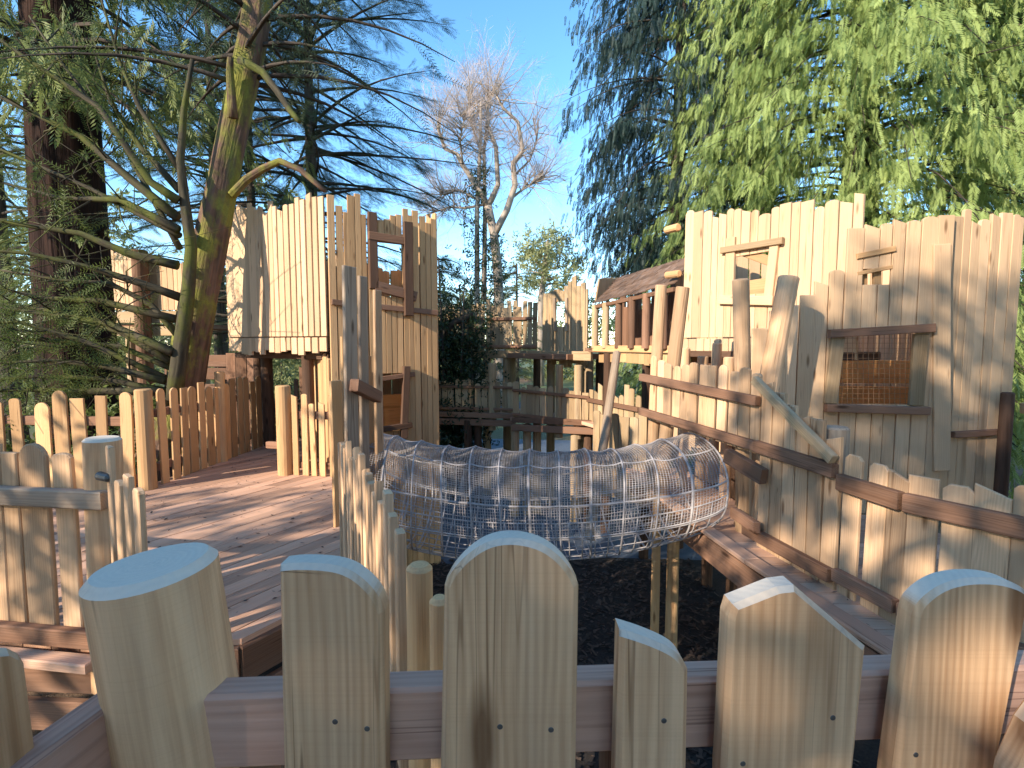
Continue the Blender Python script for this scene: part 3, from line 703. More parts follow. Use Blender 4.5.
m = MB(); wall(m, (1.12, 7.1), (1.72, 6.55), -.5, .62, (), (.1, .16), .03, .05); tag(m.build('board_wall', W_FAR, origin=(1.5, 6.8, 0)), 'low pale board wall behind the net tunnel below the covered walkway', 'wall')

# ------------------------------------------------------------------ far walkways
th = thing('raised_walkway', (0, 10.4, 1.4), 'upper far walkway with plank balustrade on posts, in front of the bare trees', 'walkway')
U0, U1, U2 = (-1.75, 11.2), (-.75, 10.9), (.5, 10.5)
fence(th, [(*U0, 1.42), (*U1, 1.46), (*U2, 1.46)], (.84, 1.02), .098, (.086, .1), [(.62, .05, .06), (.06, .05, .06)], W_FAR, W_RAIL, tops=('flat', 'slant', 'soft'))
W0, W1 = at(543, 320, 10.2), at(588, 320, 9.3); W0, W1 = (W0.x, W0.y), (W1.x, W1.y)
m = MB(); wall(m, W0, W1, 1.2, topfun(W0, W1, [(543, 293), (552, 291), (556, 288), (564, 291), (568, 285), (573, 280), (577, 272), (579, 288), (583, 284), (588, 290)]), [hole(W0, W1, 558, 301, 567, 327)], (.08, .13), .035, .03, .08); m.build('window_wall', W_FAR, th)
_, nw, _ = frame2(W0, W1)
board(th, wpt(W0, W1, 556, 298, .04), wpt(W0, W1, 557, 331, .04), .06, .04, nw, 'window_frame', W_GREY)
board(th, wpt(W0, W1, 568, 298, .04), wpt(W0, W1, 568, 331, .04), .06, .04, nw, 'window_frame', W_GREY)
for a, b in ((U0, U1), (U1, U2), ((W0[0] - .3, W0[1]), (1.35, 8.9))):
    m = MB(); beam(m, V2(a, 1.34) + Vector((0, .45, 0)), V2(b, 1.34) + Vector((0, .45, 0)), 1.0, .1); m.build('floor', W_RAIL, th)
    m = MB(); beam(m, V2(a, 1.36) + Vector((0, -.08, 0)), V2(b, 1.36) + Vector((0, -.08, 0)), .05, .16); m.build('floor_beam', W_FAR, th)
for px, Y in ((450, 11), (487, 10.8), (507, 10.7), (512, 11.4), (537, 11.4), (551, 10.2), (581, 9.6), (589, 9.4), (600, 10)):
    p = at(px, 370, Y); post(th, (p.x, p.y), GZ, 1.3, .08, W_FAR if px not in (537, 600) else W_DARK, name='support_post')
th = thing('raised_walkway', (0, 9.6, 0), 'lower far walkway with shady plank fence and dark beams below the upper one', 'walkway')
D0, D1, D2, D3 = (-1.5, 10.2), (.05, 9.9), (1.4, 8.95), (1.55, 8.6)
fence(th, [(*D0, .26), (-.35, 10.0, .26), (.05, 9.85, .26)], (.52, .64), .125, (.105, .122), [(.48, .05, .05), (.06, .05, .05)], W_FAR, W_RAIL)
fence(th, [(.02, 9.4, .24), (1.35, 9.0, .14)], (.54, .66), .125, (.105, .122), [(.5, .05, .05), (.06, .05, .05)], W_FAR, W_RAIL)
fence(th, [(1.35, 9.0, 0), (1.9, 7.6, 0)], (.75, .95), .15, (.11, .14), [(.6, .05, .07)], W_FAR, W_RAIL)
for a, b in (((-1.6, 10.15), (.05, 9.8)), ((.0, 9.35), (1.4, 8.92)), ((1.4, 8.95), (1.9, 7.6))):
    for z, h, w in ((.2, .1, .06), (.06, .12, .08)):
        m = MB(); beam(m, V2(a, z), V2(b, z), w, h); m.build('floor_beam', W_RAIL, th)
    m = MB(); beam(m, V2(a, .2) + Vector((.1, .5, 0)), V2(b, .2) + Vector((.1, .5, 0)), .9, .06); m.build('floor', W_DECK, th)
for px, Y in ((437, 10.2), (468, 10.0), (478, 10.1), (515, 9.4), (527, 9.5), (537, 9.6), (575, 9.1), (588, 9.1), (606, 8.7)):
    p = at(px, 440, Y); post(th, (p.x, p.y), GZ, .1, .075, W_FAR if px % 2 else W_DARK, name='support_post')
for px, Y in ((559, 9.2), (578, 9.1), (492, 10)):
    p = at(px, 400, Y); post(th, (p.x, p.y), -.1, 1.2, .07, W_FAR)
# far structure glimpsed between the redwood and the leaning tree
th = thing('raised_walkway', (-8.5, 11.5, 1), 'distant sunlit wooden platform glimpsed between redwood and leaning trunk', 'walkway')
P0, P1 = (-9.6, 11.6), (-6.6, 11.2)
m = MB(); wall(m, P0, P1, 2.3, topfun(P0, P1, [(80, 252), (110, 250), (135, 254), (160, 262), (200, 262)]), (), (.09, .15), .03, .08); m.build('balustrade', W_PALE, th)
for z, h in ((2.15, .25), (1.85, .2)):
    m = MB(); beam(m, V2(P0, z), V2(P1, z), .1, h); m.build('floor_beam', W_FAR, th)
m = MB(); beam(m, V2(P0, 1.95) + Vector((0, .7, 0)), V2(P1, 1.95) + Vector((0, .7, 0)), 1.3, .1); m.build('floor', W_RAIL, th)
post(th, (-7.9, 11.2), GZ, 3.55, .15, W_RAIL)
for x in (-9, -8.4, -7.2, -6.8): post(th, (x, 11.5), GZ, 1.8, .1, W_FAR, name='support_post')

# ------------------------------------------------------------------ net tunnel
th = thing('net_tunnel', (0, 4.9, -.4), 'sagging grey rope net tunnel slung between the two decks', 'net tunnel')
TA, TB = Vector((-1.40, 5.0, 0)), Vector((1.72, 4.72, 0))
def tun(s, a):
    """s 0..1 along, a angle: 0 = near side, 90 = top, 180 = far, 270 = bottom"""
    c = TA.lerp(TB, s); m_ = 4 * s * (1 - s)
    top = .72 - .19 * m_; bot = -.02 - .40 * m_ ** .7 - .13 * (1 - s) ** 2
    ry = .62 - .05 * m_; rz = (top - bot) / 2; zc = (top + bot) / 2
    ca, sa = math.cos(a), math.sin(a); e = .84
    x = math.copysign(abs(ca) ** e, ca); z = math.copysign(abs(sa) ** e, sa)
    w = .008 * math.sin(s * 41) * max(0, sa) + .010 * math.sin(s * 9 + 2 * a) + .004 * math.sin(23 * s + 3 * a)
    hp = abs(math.sin(math.pi * s * 12.0)); sag = -.022 * (hp ** .8) * max(0, sa)
    return c + Vector((.02 * math.sin(a * 2 + s * 7), -x * (ry + w), zc + z * (rz + w) + sag))
NH = 12
for k in range(NH + 1):
    m = MB(); s = k / NH
    tube(m, [tun(s, 2 * math.pi * i / 36) for i in range(36)], .009, 6, close=True); m.build('hoop_rope', M_ROPE, th, smooth=True)
for deg in (14, 60, 120, 166, -12, 192):
    m = MB(); a = R(deg); tube(m, [tun(i / 48, a) for i in range(49)], .007, 6); m.build('long_rope', M_ROPE, th, smooth=True)
m = MB()
for k in range(29):
    s = k / 28; tube(m, [tun(s, R(190 + 170 * i / 22)) for i in range(23)], .0058, 4)
for k in range(13):
    a = R(190 + 170 * k / 12); tube(m, [tun(i / 44, a) for i in range(45)], .0058, 4)
m.build('coarse_net', M_ROPE, th, smooth=True)
m = MB()
nA = 84
for k in range(nA):
    a = R(-12 + 204 * k / (nA - 1)); tube(m, [tun(i / 60, a) for i in range(61)], .0023, 3)
for k in range(140):
    s = k / 139; tube(m, [tun(s, R(-12 + 204 * i / 30)) for i in range(31)], .0023, 3)
m.build('fine_mesh', M_NET, th)

# ================================================================== vegetation
rs = np.random.RandomState(5)
def diamond(p, d, l, w, nrm):
    p, d, nrm = np.array(p, float), np.array(d, float), np.array(nrm, float); d = d / np.linalg.norm(d)
    s = np.cross(d, nrm); s = s / np.linalg.norm(s)
    return [p, p + d * l * .45 + s * w / 2, p + d * l, p + d * l * .45 - s * w / 2]
def t_fan(k=7, ll=.4, w=.085, ang=38, curve=.18):
    q = []
    for i in range(k):
        t = .08 + .8 * i / (k - 1); p = (0, t, -curve * t * t)
        for sg in (-1, 1):
            a = R(ang) * sg; q.append(diamond(p, (math.sin(a), math.cos(a), -.25 + .1 * (i % 3)), ll * (1.05 - .55 * t), w, (.25 * sg, -.2, 1)))
    q.append(diamond((0, .8, -curve * .64), (0, 1, -.4), .3, w, (0, .3, 1)))
    return np.array(q)
def t_needle(k=9, ll=.2, w=.03):
    q = [diamond((0, 0, 0), (0, 1, -.08), 1.0, .018, (0, 0, 1))]
    for i in range(k):
        t = .05 + .92 * i / (k - 1)
        for sg in (-1, 1):
            a = R(58) * sg; q.append(diamond((0, t, -.08 * t), (math.sin(a), math.cos(a), .12 * ((i * 7) % 3 - 1)), ll * (1.1 - .5 * t), w, (.2 * sg, 0, 1)))
    return np.array(q)
def t_broad(k=6, ll=.42, w=.17):
    q = []; r = random.Random(3)
    for i in range(k):
        a = 2.4 * i; t = .1 + .75 * i / k
        q.append(diamond((0, t, 0), (math.sin(a) * .9, .55, math.cos(a) * .6), ll * r.uniform(.8, 1.15), w, (r.uniform(-.5, .5), -.5, 1)))
    return np.array(q)
def t_twig(k=7):
    q = [diamond((0, 0, 0), (0, 1, 0), 1, .009, (0, 0, 1))]; r = random.Random(8)
    for i in range(k):
        t = .12 + .8 * i / k; sg = 1 if i % 2 else -1
        q.append(diamond((0, t, 0), (sg * .6, .8, r.uniform(-.5, .5)),   .42 * (1.1 - .5 * t), .006, (0, 0, 1)))
    return np.array(q)
FAN, FAN2, NEEDLE, BROAD, TWIG = t_fan(9, .36, .06), t_fan(8, .3, .06, 30, .05), t_needle(), t_broad(), t_twig()
def nrmz(a): return a / np.maximum(np.linalg.norm(a, axis=1, keepdims=True), 1e-9)
def sprays(name, mat, parent, P, A, S, tmpl, tint=None, flat=None, origin=None):
    """one foliage mesh: the template is set at every P along A with size S"""
    P, A, S = np.array(P, float), nrmz(np.array(A, float)), np.array(S, float); n = len(P)
    ref = rs.normal(size=(n, 3)) if flat is None else np.array([0, 0, 1.0]) + rs.normal(size=(n, 3)) * flat
    X = nrmz(np.cross(A, ref)); Z = np.cross(X, A); T = tmpl.reshape(-1, 3)
    v = P[:, None, :] + S[:, None, None] * (T[None, :, 0:1] * X[:, None, :] + T[None, :, 1:2] * A[:, None, :] + T[None, :, 2:3] * Z[:, None, :])
    v = v.reshape(-1, 3)
    o0 = np.array(parent.location if parent else (origin or (0, 0, 0)), float); v = v - o0
    nq = len(v) // 4; me = bpy.data.meshes.new(name)
    me.vertices.add(len(v)); me.vertices.foreach_set('co', v.astype('f').ravel())
    me.loops.add(nq * 4); me.polygons.add(nq)
    me.loops.foreach_set('vertex_index', np.arange(nq * 4, dtype='i')); me.polygons.foreach_set('loop_start', np.arange(0, nq * 4, 4, dtype='i'))
    try: me.polygons.foreach_set('loop_total', np.full(nq, 4, 'i'))
    except Exception: pass
    tn = rs.rand(n) if tint is None else np.array(tint)
    tv = np.clip(np.repeat(tn, len(T)) + np.repeat(rs.uniform(-.18, .18, nq), 4), 0, 1)
    a = me.attributes.new('tint', 'FLOAT', 'POINT'); a.data.foreach_set('value', tv.astype('f'))
    me.materials.append(mat); me.update(calc_edges=True); me.validate()
    o = bpy.data.objects.new(name, me); C.objects.link(o)
    if parent: o.parent = parent
    else: o.location = tuple(o0)
    return o

L_CED = leaf('bright cedar spray', (.13, .19, .045), (.42, .50, .17), .4)
L_DARK = leaf('blue green cypress spray', (.010, .024, .024), (.03, .056, .044), .2)
L_HEM = leaf('dark conifer needle', (.025, .042, .026), (.075, .105, .05), .3)
L_RED = leaf('redwood spray', (.08, .11, .03), (.26, .29, .09), .4)
L_OLV = leaf('olive background leaf', (.12, .14, .05), (.30, .31, .13), .4)
L_PINE = leaf('pale pine needle', (.17, .19, .075), (.40, .40, .19), .35)
L_HOLLY = leaf('dark holly leaf', (.012, .026, .012), (.035, .06, .025), .15, .35)
L_WARM = leaf('copper leaf of added shade trees', (.34, .16, .055), (.62, .34, .13), .5)  # copper so the added, backlit foliage warms the near shade
L_YEW = leaf('yew needle', (.05, .08, .02), (.17, .2, .05), .35)
B_RED = bark('redwood bark', (.010, .005, .004), (.036, .017, .011), None, 0, (9, 9, .5), 1.0, .09)
B_MOSS = bark('mossy reddish bark', (.075, .05, .035), (.17, .10, .07), (.19, .185, .04), .5, (16, 16, 1.6))
B_YEWB = bark('green mossy branch bark', (.035, .03, .02), (.085, .07, .045), (.085, .09, .022), .55, (20, 20, 3), .6, .01)
B_DARK = bark('dark conifer bark', (.03, .024, .02), (.09, .07, .055), (.06, .07, .03), .2)
B_BARE = bark('pale grey bark', (.22, .17, .13), (.42, .34, .27), None, 0, (5, 5, 1), .5)
B_TWIG = plain('pinkish bare twig', (.44, .35, .31), .9, 0, .15)

def branch_curve(p, az, L, rise, droop, n=6, wob=.06):
    d = np.array([math.cos(az), math.sin(az), 0]); s = np.array([-d[1], d[0], 0]); out = []
    w1, w2 = rs.uniform(-wob, wob, 2)
    for i in range(n + 1):
        t = i / n; out.append(np.array(p) + d * L * t + s * L * (w1 * math.sin(3 * t) + w2 * t * t) + np.array([0, 0, L * (rise * t - droop * t * t)]))
    return np.array(out)
def along(c, t):
    k = np.clip(t * (len(c) - 1), 0, len(c) - 1.001); i = int(k); f = k - i
    return c[i] * (1 - f) + c[i + 1] * f, c[i + 1] - c[i]

def hanging_conifer(name, label, cat, base, H, zlo, Rfun, nb, per, size, mat, az=(0, 2 * math.pi), trunk_r=.45, tmpl=FAN, hang=.9, rise=.15, droop=.45, inner=.3, group=None, barkm=None, lean=(0, 0), vis=40):
    th = thing(name, base, label, cat, group); b = np.array(base)
    ax = lambda z: np.array([b[0] + lean[0] * (z - b[2]), b[1] + lean[1] * (z - b[2]), z])
    m = MB(); zs = np.linspace(b[2] - .1, b[2] + H, 9)
    tube(m, [ax(z) for z in zs], [trunk_r * (1 - .85 * (z - zs[0]) / (zs[-1] - zs[0])) * (1.35 if k == 0 else 1) for k, z in enumerate(zs)], 12); m.build('trunk', barkm or B_DARK, th, smooth=True)
    P, A, S, T = [], [], [], []; mb = MB()
    for k in range(nb):
        z = rs.uniform(zlo, b[2] + H); a = rs.uniform(*az); L = Rfun(z) * rs.uniform(.72, 1.12)
        c = branch_curve(ax(z), a, L, rise + rs.uniform(-.12, .12), droop * rs.uniform(.7, 1.3)); bt = rs.rand()
        if k % 2 == 0 or vis > 100: tube(mb, c, [max(.006, .035 * (1 - i / 6.5)) for i in range(len(c))], 4)
        for j in range(per):
            t = inner + (1 - inner) * rs.rand() ** .8; p, d = along(c, t); d = d / np.linalg.norm(d)
            sd = np.array([-d[1], d[0], 0]) * rs.normal() * .22 * (1.25 - t) * L * .5
            P.append(p + sd + rs.normal(size=3) * .06 * L * .3 - np.array([0, 0, abs(rs.normal()) * .12 * hang]))
            A.append(d * (1 - hang * .6) + sd * .6 + np.array([0, 0, -hang]) + rs.normal(size=3) * .22); S.append(size * rs.uniform(.6, 1.25)); T.append(np.clip(.5 * bt + .5 * rs.rand(), 0, 1))
    mb.build('limbs', barkm or B_DARK, th, smooth=True)
    sprays('crown', mat, th, P, A, S, tmpl, T); return th

# the big sunlit tree on the right, and the dark one beside it
def Rr(z): return 5.6 * (1.0 - .028 * max(0, z - 1)) * (.75 + .25 * min(1, (z + 1) / 3))
hanging_conifer('cypress_tree', 'huge bright green sunlit conifer with drooping sprays towering behind the right fort', 'tree', (8.2, 12.6, GZ), 17, .4, Rr, 1150, 40, .37, L_CED, (R(125), R(375)), .6, FAN, .95, .2, .5, .34, 'conifers around the playground')
def Rd(z): return 3.4 * (1.0 - .02 * max(0, z - 4)) * min(1, .45 + max(0, z - 2.5) * .14)
hanging_conifer('cypress_tree', 'dark blue green conifer with ragged hanging tails against the sky, left of the bright conifer', 'tree', (4.6, 14.8, GZ), 16, 3.6, Rd, 290, 32, .40, L_DARK, (R(90), R(330)), .35, FAN2, 1.15, .2, .55, .2, 'conifers around the playground')

# redwood on the left
rx = at(77, 345, 9.6); th = thing('redwood_tree', (rx.x, rx.y, GZ), 'massive dark reddish trunk rising out of the frame at far left', 'tree')
m = MB(); zs = [GZ - .1, -.9, 0, 1.5, 3.5, 6, 9, 13, 18]; n = 40; vs_, gs_, fs_ = [], [], []
for k, z in enumerate(zs):
    rr = .8 * (1.02, .86, .76, .71, .68, .64, .58, .48, .3)[k]
    for i in range(n):
        a = 2 * math.pi * i / n; q = rr * (1 + .05 * math.sin(9 * a + .15 * z) + .03 * math.sin(17 * a - .1 * z))
        vs_.append((rx.x + math.cos(a) * q, rx.y + math.sin(a) * q, z)); gs_.append((math.cos(a) * rr, math.sin(a) * rr, z))
for k in range(len(zs) - 1):
    for i in range(n):
        j = (i + 1) % n; fs_.append((k * n + i, k * n + j, (k + 1) * n + j, (k + 1) * n + i))
m.add(vs_, fs_, gs_, .5); m.build('trunk', B_RED, th, smooth=True)
P, A, S, T = [], [], [], []; mb = MB()
for k in range(150):
    z = rs.uniform(5.8, 17); a = rs.uniform(0, 6.283); L = rs.uniform(2, 4.6)
    c = branch_curve((rx.x, rx.y, z), a, L, .05, .5); tube(mb, c, [.05 * (1 - i / 6.6) for i in range(7)], 4)
    for j in range(26):
        p, d = along(c, .25 + .75 * rs.rand()); P.append(p + rs.normal(size=3) * .18); A.append(d * .6 + rs.normal(size=3) * .3 + [0, 0, -.6]); S.append(rs.uniform(.3, .6)); T.append(rs.rand())
for k in range(16):                                    # epicormic sprays on the bole
    a = rs.uniform(3.4, 6.0); z = rs.uniform(1.5, 6.5); c0 = np.array([rx.x + .7 * math.cos(a), rx.y + .7 * math.sin(a), z])
    for j in range(7): P.append(c0 + rs.normal(size=3) * .18); A.append([math.cos(a) * .7, math.sin(a) * .7, -.7 + rs.normal() * .3]); S.append(rs.uniform(.2, .4)); T.append(rs.rand())
mb.build('limbs', B_DARK, th, smooth=True); sprays('crown', L_RED, th, P, A, S, FAN, T)

# leaning mossy tree and its sweeping branches
LY = 6.75
th = thing('leaning_tree', tuple(at(178, 500, LY))[:2] + (GZ,), 'leaning mossy reddish trunk with long green branches sweeping left', 'tree')
tp = [(168, 470), (183, 395), (193, 335), (208, 255), (224, 175), (239, 105), (252, 40), (264, -40), (275, -130)]; tr_ = [24, 16, 15.5, 15, 14, 13.5, 12.5, 11, 10]
m = MB(); pts = [at(x, y, LY + .02 * i) for i, (x, y) in enumerate(tp)]; pts.insert(0, Vector((pts[0].x - .15, pts[0].y, GZ - .1)))
rad = [.40] + [q * LY / F for q in tr_]
def fluted(m, pts, rad, sides=18, amp=.10):
    k0 = len(m.V); tube(m, pts, rad, sides)
    for i in range(len(pts)):
        for s in range(sides):
            k = k0 + i * sides + s; v = Vector(m.V[k]); q = amp * (math.sin(4 * 2 * math.pi * s / sides + i * .35) + .6 * math.sin(7 * 2 * math.pi * s / sides - i * .5))
            m.V[k] = tuple(v + (v - pts[i]) * q)
# densify
def dens(p, k=3):
    out = []
    for i in range(len(p) - 1):
        for j in range(k): out.append(p[i] + (p[i + 1] - p[i]) * (j / k))
    return out + [p[-1]]
fluted(m, dens(pts), dens(rad)); m.build('trunk', B_MOSS, th, smooth=True)
def limb(pix, r0, r1, Y0, Y1, mat, name='limb', sides=7, wob=.01):
    n = len(pix); pts = [at(x, y, Y0 + (Y1 - Y0) * i / (n - 1)) for i, (x, y) in enumerate(pix)]
    for p in pts[1:]: p += Vector((rnd.uniform(-1, 1), rnd.uniform(-1, 1), rnd.uniform(-1, 1))) * wob
    rr = [r0 + (r1 - r0) * i / (n - 1) for i in range(n)]
    m = MB(); tube(m, dens(pts, 2), dens(rr, 2), sides); m.build(name, mat, th, smooth=True); return pts
limb([(232, 195), (246, 179), (262, 169), (280, 160), (300, 170), (325, 191)], .06, .03, LY, LY - .2, B_MOSS)
limb([(240, 60), (262, 72), (278, 92), (290, 112), (300, 122)], .05, .03, LY - .2, LY - .5, B_YEWB)
limb([(233, 118), (231, 92), (229, 70), (230, 58)], .06, .035, LY - .12, LY - .2, B_MOSS, 'broken_stub')
limb([(174, 400), (180, 345), (187, 295), (191, 248), (185, 200), (180, 160), (184, 110), (192, 60)], .1, .025, LY - .35, LY - .3, B_YEWB)
sw = [[(182, 300), (140, 280), (90, 268), (30, 257), (-40, 250)], [(180, 335), (150, 300), (110, 288), (60, 275), (-20, 264)], [(180, 240), (140, 215), (90, 190), (30, 160), (-40, 130)],
 [(178, 215), (130, 180), (80, 140), (20, 105), (-40, 80)], [(178, 268), (130, 252), (80, 238), (20, 226), (-40, 215)], [(175, 370), (120, 350), (60, 338), (0, 335), (-40, 340)],
 [(165, 385), (110, 365), (50, 360), (-30, 366)], [(165, 393), (100, 382), (40, 376), (-30, 384)], [(170, 360), (120, 330), (70, 318), (0, 312), (-40, 312)], [(180, 190), (140, 150), (110, 100), (90, 40)],
 [(178, 225), (120, 205), (60, 200), (-20, 180)], [(160, 395), (90, 396), (20, 392), (-30, 396)], [(180, 250), (150, 190), (120, 140), (60, 60), (30, 20)], [(176, 320), (100, 305), (40, 296), (-30, 286)],
 [(178, 205), (150, 180), (100, 110), (20, 50), (-30, 20)], [(172, 350), (110, 322), (40, 305), (-30, 300)], [(180, 170), (140, 110), (120, 60), (100, 0)], [(165, 378), (90, 348), (20, 322), (-40, 318)]]
P, A, S, T = [], [], [], []; mt_ = MB()
for k, pix in enumerate(sw):
    pix = [(x, y + rnd.uniform(-5, 5)) for x, y in pix]
    low = np.mean([p[1] for p in pix]) > 300
    c = np.array([tuple(p) for p in limb(pix, rnd.uniform(.035, .065), .01, LY - .4 + rnd.uniform(-.1, .2), rnd.uniform(5.7, 6.8), B_YEWB)])
    for j in range(8):
        p, d = along(c, rs.uniform(.12, .95)); d = d / np.linalg.norm(d); q = d * .8 + rs.normal(size=3) * .5; q = q / np.linalg.norm(q); L = rs.uniform(.25, .8); kk = rs.normal(size=3) * .25
        tube(mt_, [p, p + q * L * .5, p + (q + kk) * L, p + (q + kk * 2 + [0, 0, -.15]) * L * 1.4], [.011, .008, .005, .003], 4)
    for j in range(30 if low else 9):                # side twigs with sparse needles
        p, d = along(c, .2 + .8 * rs.rand()); d = d / np.linalg.norm(d)
        q = d * .7 + rs.normal(size=3) * .45 + [0, 0, -.25]
        for i in range(3): P.append(p + q * .22 * i); A.append(q + rs.normal(size=3) * .25); S.append(rs.uniform(.22, .42)); T.append(rs.rand())
sprays('needles', L_YEW, th, P, A, S, NEEDLE, T); mt_.build('side_twigs', B_YEWB, th, smooth=True)
P, A, S, T = [], [], [], []; mb = MB()
for k in range(56):                                    # its upper crown
    z0 = rs.uniform(4.6, 8.5); i = (z0 - pts[1].z) / (pts[-1].z - pts[1].z); c0 = np.array(tuple(pts[1].lerp(pts[-1], i)))
    c = branch_curve(c0, rs.uniform(0, 6.283), rs.uniform(1.2, 3.0), .25, .35); tube(mb, c, [.035 * (1 - i / 6.8) for i in range(7)], 4)
    for j in range(22):
        p, d = along(c, .25 + .75 * rs.rand()); P.append(p + rs.normal(size=3) * .1); A.append(d + rs.normal(size=3) * .4 + [0, 0, -.25]); S.append(rs.uniform(.22, .42)); T.append(rs.rand())
mb.build('limbs', B_DARK, th, smooth=True); sprays('crown', L_HEM, th, P, A, S, NEEDLE, T)

# background conifers on the left
def tier_conifer(label, base, H, zlo, Lmax, nb, per, size, mat, tr, name='conifer_tree', az=(0, 6.283), rise=.12, droop=.35):
    th = thing(name, base, label, 'tree', 'conifers around the playground'); m = MB()
    tube(m, [(base[0], base[1], base[2] - .1 + (H + .1) * i / 8) for i in range(9)], [tr * (1.3 if i == 0 else 1 - .1 * i) for i in range(9)], 12); m.build('trunk', B_DARK, th, smooth=True)
    P, A, S, T = [], [], [], []; mb = MB()
    for k in range(nb):
        z = rs.uniform(zlo, base[2] + H); L = Lmax * rs.uniform(.45, 1.1) * (1 - .5 * (z - zlo) / (base[2] + H - zlo + .01)); a = rs.uniform(*az)
        c = branch_curve((base[0], base[1], z), a, L, rise + rs.uniform(-.15, .2), droop * rs.uniform(.5, 1.3)); tube(mb, c, [.045 * (1 - i / 6.8) for i in range(7)], 4); bt = rs.rand()
        for j in range(per):
            t = .22 + .78 * rs.rand() ** .7; p, d = along(c, t); d = d / np.linalg.norm(d); sd = np.array([-d[1], d[0], -.1]) * rs.choice((-1, 1)) * rs.uniform(.1, .9)
            P.append(p + sd * .3 * (1.3 - t) + rs.normal(size=3) * .05); A.append(d * .8 + sd + [0, 0, -.15]); S.append(size * rs.uniform(.6, 1.3)); T.append(.4 * bt + .6 * rs.rand())
    mb.build('limbs', B_DARK, th, smooth=True); sprays('crown', mat, th, P, A, S, NEEDLE, T, flat=.5); return th
cx = at(316, 345, 13.5)
tier_conifer('straight dark conifer with airy tiered branches against the sky behind the left tower', (cx.x, cx.y, GZ), 15, 3.2, 5.0, 160, 130, .3, L_HEM, .22, droop=.25)
tier_conifer('bluish conifer just left of the straight dark conifer, behind the leaning trunk', (-7.6, 15.5, GZ), 15, 1.5, 4.0, 110, 80, .34, L_HEM, .2)
tier_conifer('pale sunlit conifer at far left behind the massive reddish trunk', (-14.5, 15, GZ), 15, .5, 4.5, 110, 80, .36, L_RED, .28)
tier_conifer('bluish green conifer between the massive reddish trunk and the leaning trunk', (-10.6, 19, GZ), 17, 1.5, 4.6, 120, 80, .38, L_HEM, .28)
tier_conifer('low dark evergreen just right of the left tower, in front of the bare trees', (-2.6, 17, GZ), 6.2, -1, 2.0, 80, 60, .3, L_HEM, .14)

# bare trees in the middle
BY = 27.0
def bare(label, limbs, ntw, seed, group='bare winter trees', ivy=False):
    base = at(limbs[0][0][0][0], 345, BY); th = thing('bare_tree', (base.x, base.y, GZ), label, 'tree', group); r = np.random.RandomState(seed); segs = []
    mt = MB(); ml = MB()
    for i, (pix, r0, r1) in enumerate(limbs):
        off = r.uniform(-1.2, 1.2) if i else 0; n = len(pix); p = [at(x, y, BY + off * k / (n - 1)) for k, (x, y) in enumerate(pix)]
        if i == 0: p.insert(0, Vector((p[0].x, p[0].y, GZ - .1)))
        n = len(p); rr = [r0 + (r1 - r0) * k / (n - 1) for k in range(n)]
        tube(mt if i == 0 else ml, dens(p, 2), dens(rr, 2), 8); segs.append(np.array([tuple(q) for q in p]))
    mt.build('trunk', B_BARE, th, smooth=True)
    P, A, S = [], [], []
    for k in range(ntw):
        c = segs[r.randint(1, len(segs))] if len(segs) > 1 else segs[0]; p, d = along(c, .25 + .75 * r.rand() ** .7); d = d / np.linalg.norm(d)
        q = d * .6 + r.normal(size=3) * .7 + [0, 0, .35]; q = q / np.linalg.norm(q); L = r.uniform(.9, 3.0); pts = [p]; dd = q
        for i in range(3): dd = dd + r.normal(size=3) * .3; pts.append(pts[-1] + dd / np.linalg.norm(dd) * L / 3)
        tube(ml, pts, [.028, .02, .014, .008], 4)
        for j in range(9): pp, d2 = along(np.array(pts), r.rand()); P.append(pp); A.append(d2 / np.linalg.norm(d2) + r.normal(size=3) * .7 + [0, 0, .2]); S.append(r.uniform(.6, 1.5))
    ml.build('limbs', B_BARE, th, smooth=True); sprays('twigs', B_TWIG, th, P, A, S, TWIG)
    if ivy:
        c = segs[0]; P = []
        for k in range(420): p, _ = along(c, rs.uniform(.05, .75)); P.append(p + rs.normal(size=3) * [.32, .32, .2])
        sprays('ivy', L_HEM, th, P, rs.normal(size=(len(P), 3)) + [0, 0, -.3], rs.uniform(.3, .6, len(P)), BROAD)
bare('tall pale bare tree with forking crooked limbs in the middle against the blue sky', [
 ([(499, 345), (499, 300), (497, 262), (494, 235), (488, 206)], .30, .2), ([(488, 206), (471, 177), (463, 166), (457, 154), (445, 149), (438, 130), (440, 112)], .15, .05), ([(488, 206), (498, 185), (496, 147), (488, 126), (487, 104), (494, 88)], .15, .05),
 ([(495, 233), (507, 210), (515, 185), (513, 163), (523, 151), (518, 122), (503, 108), (497, 96)], .19, .05), ([(513, 197), (522, 190), (532, 184), (545, 176)], .07, .03), ([(487, 204), (466, 208), (450, 207), (432, 213)], .08, .03),
 ([(515, 175), (530, 160), (537, 140), (533, 118)], .06, .03), ([(463, 166), (460, 140), (465, 115)], .06, .03)], 260, 3, ivy=True)
bare('slender pale bare tree with straight twin stems just left of the crooked bare tree', [
 ([(477, 345), (477, 290), (477, 210), (480, 154), (481, 100)], .2, .06), ([(484, 300), (485, 210), (484, 150), (490, 95)], .14, .05), ([(478, 200), (460, 190), (440, 195)], .06, .03), ([(480, 150), (470, 120), (468, 95)], .06, .03)], 170, 4, ivy=True)
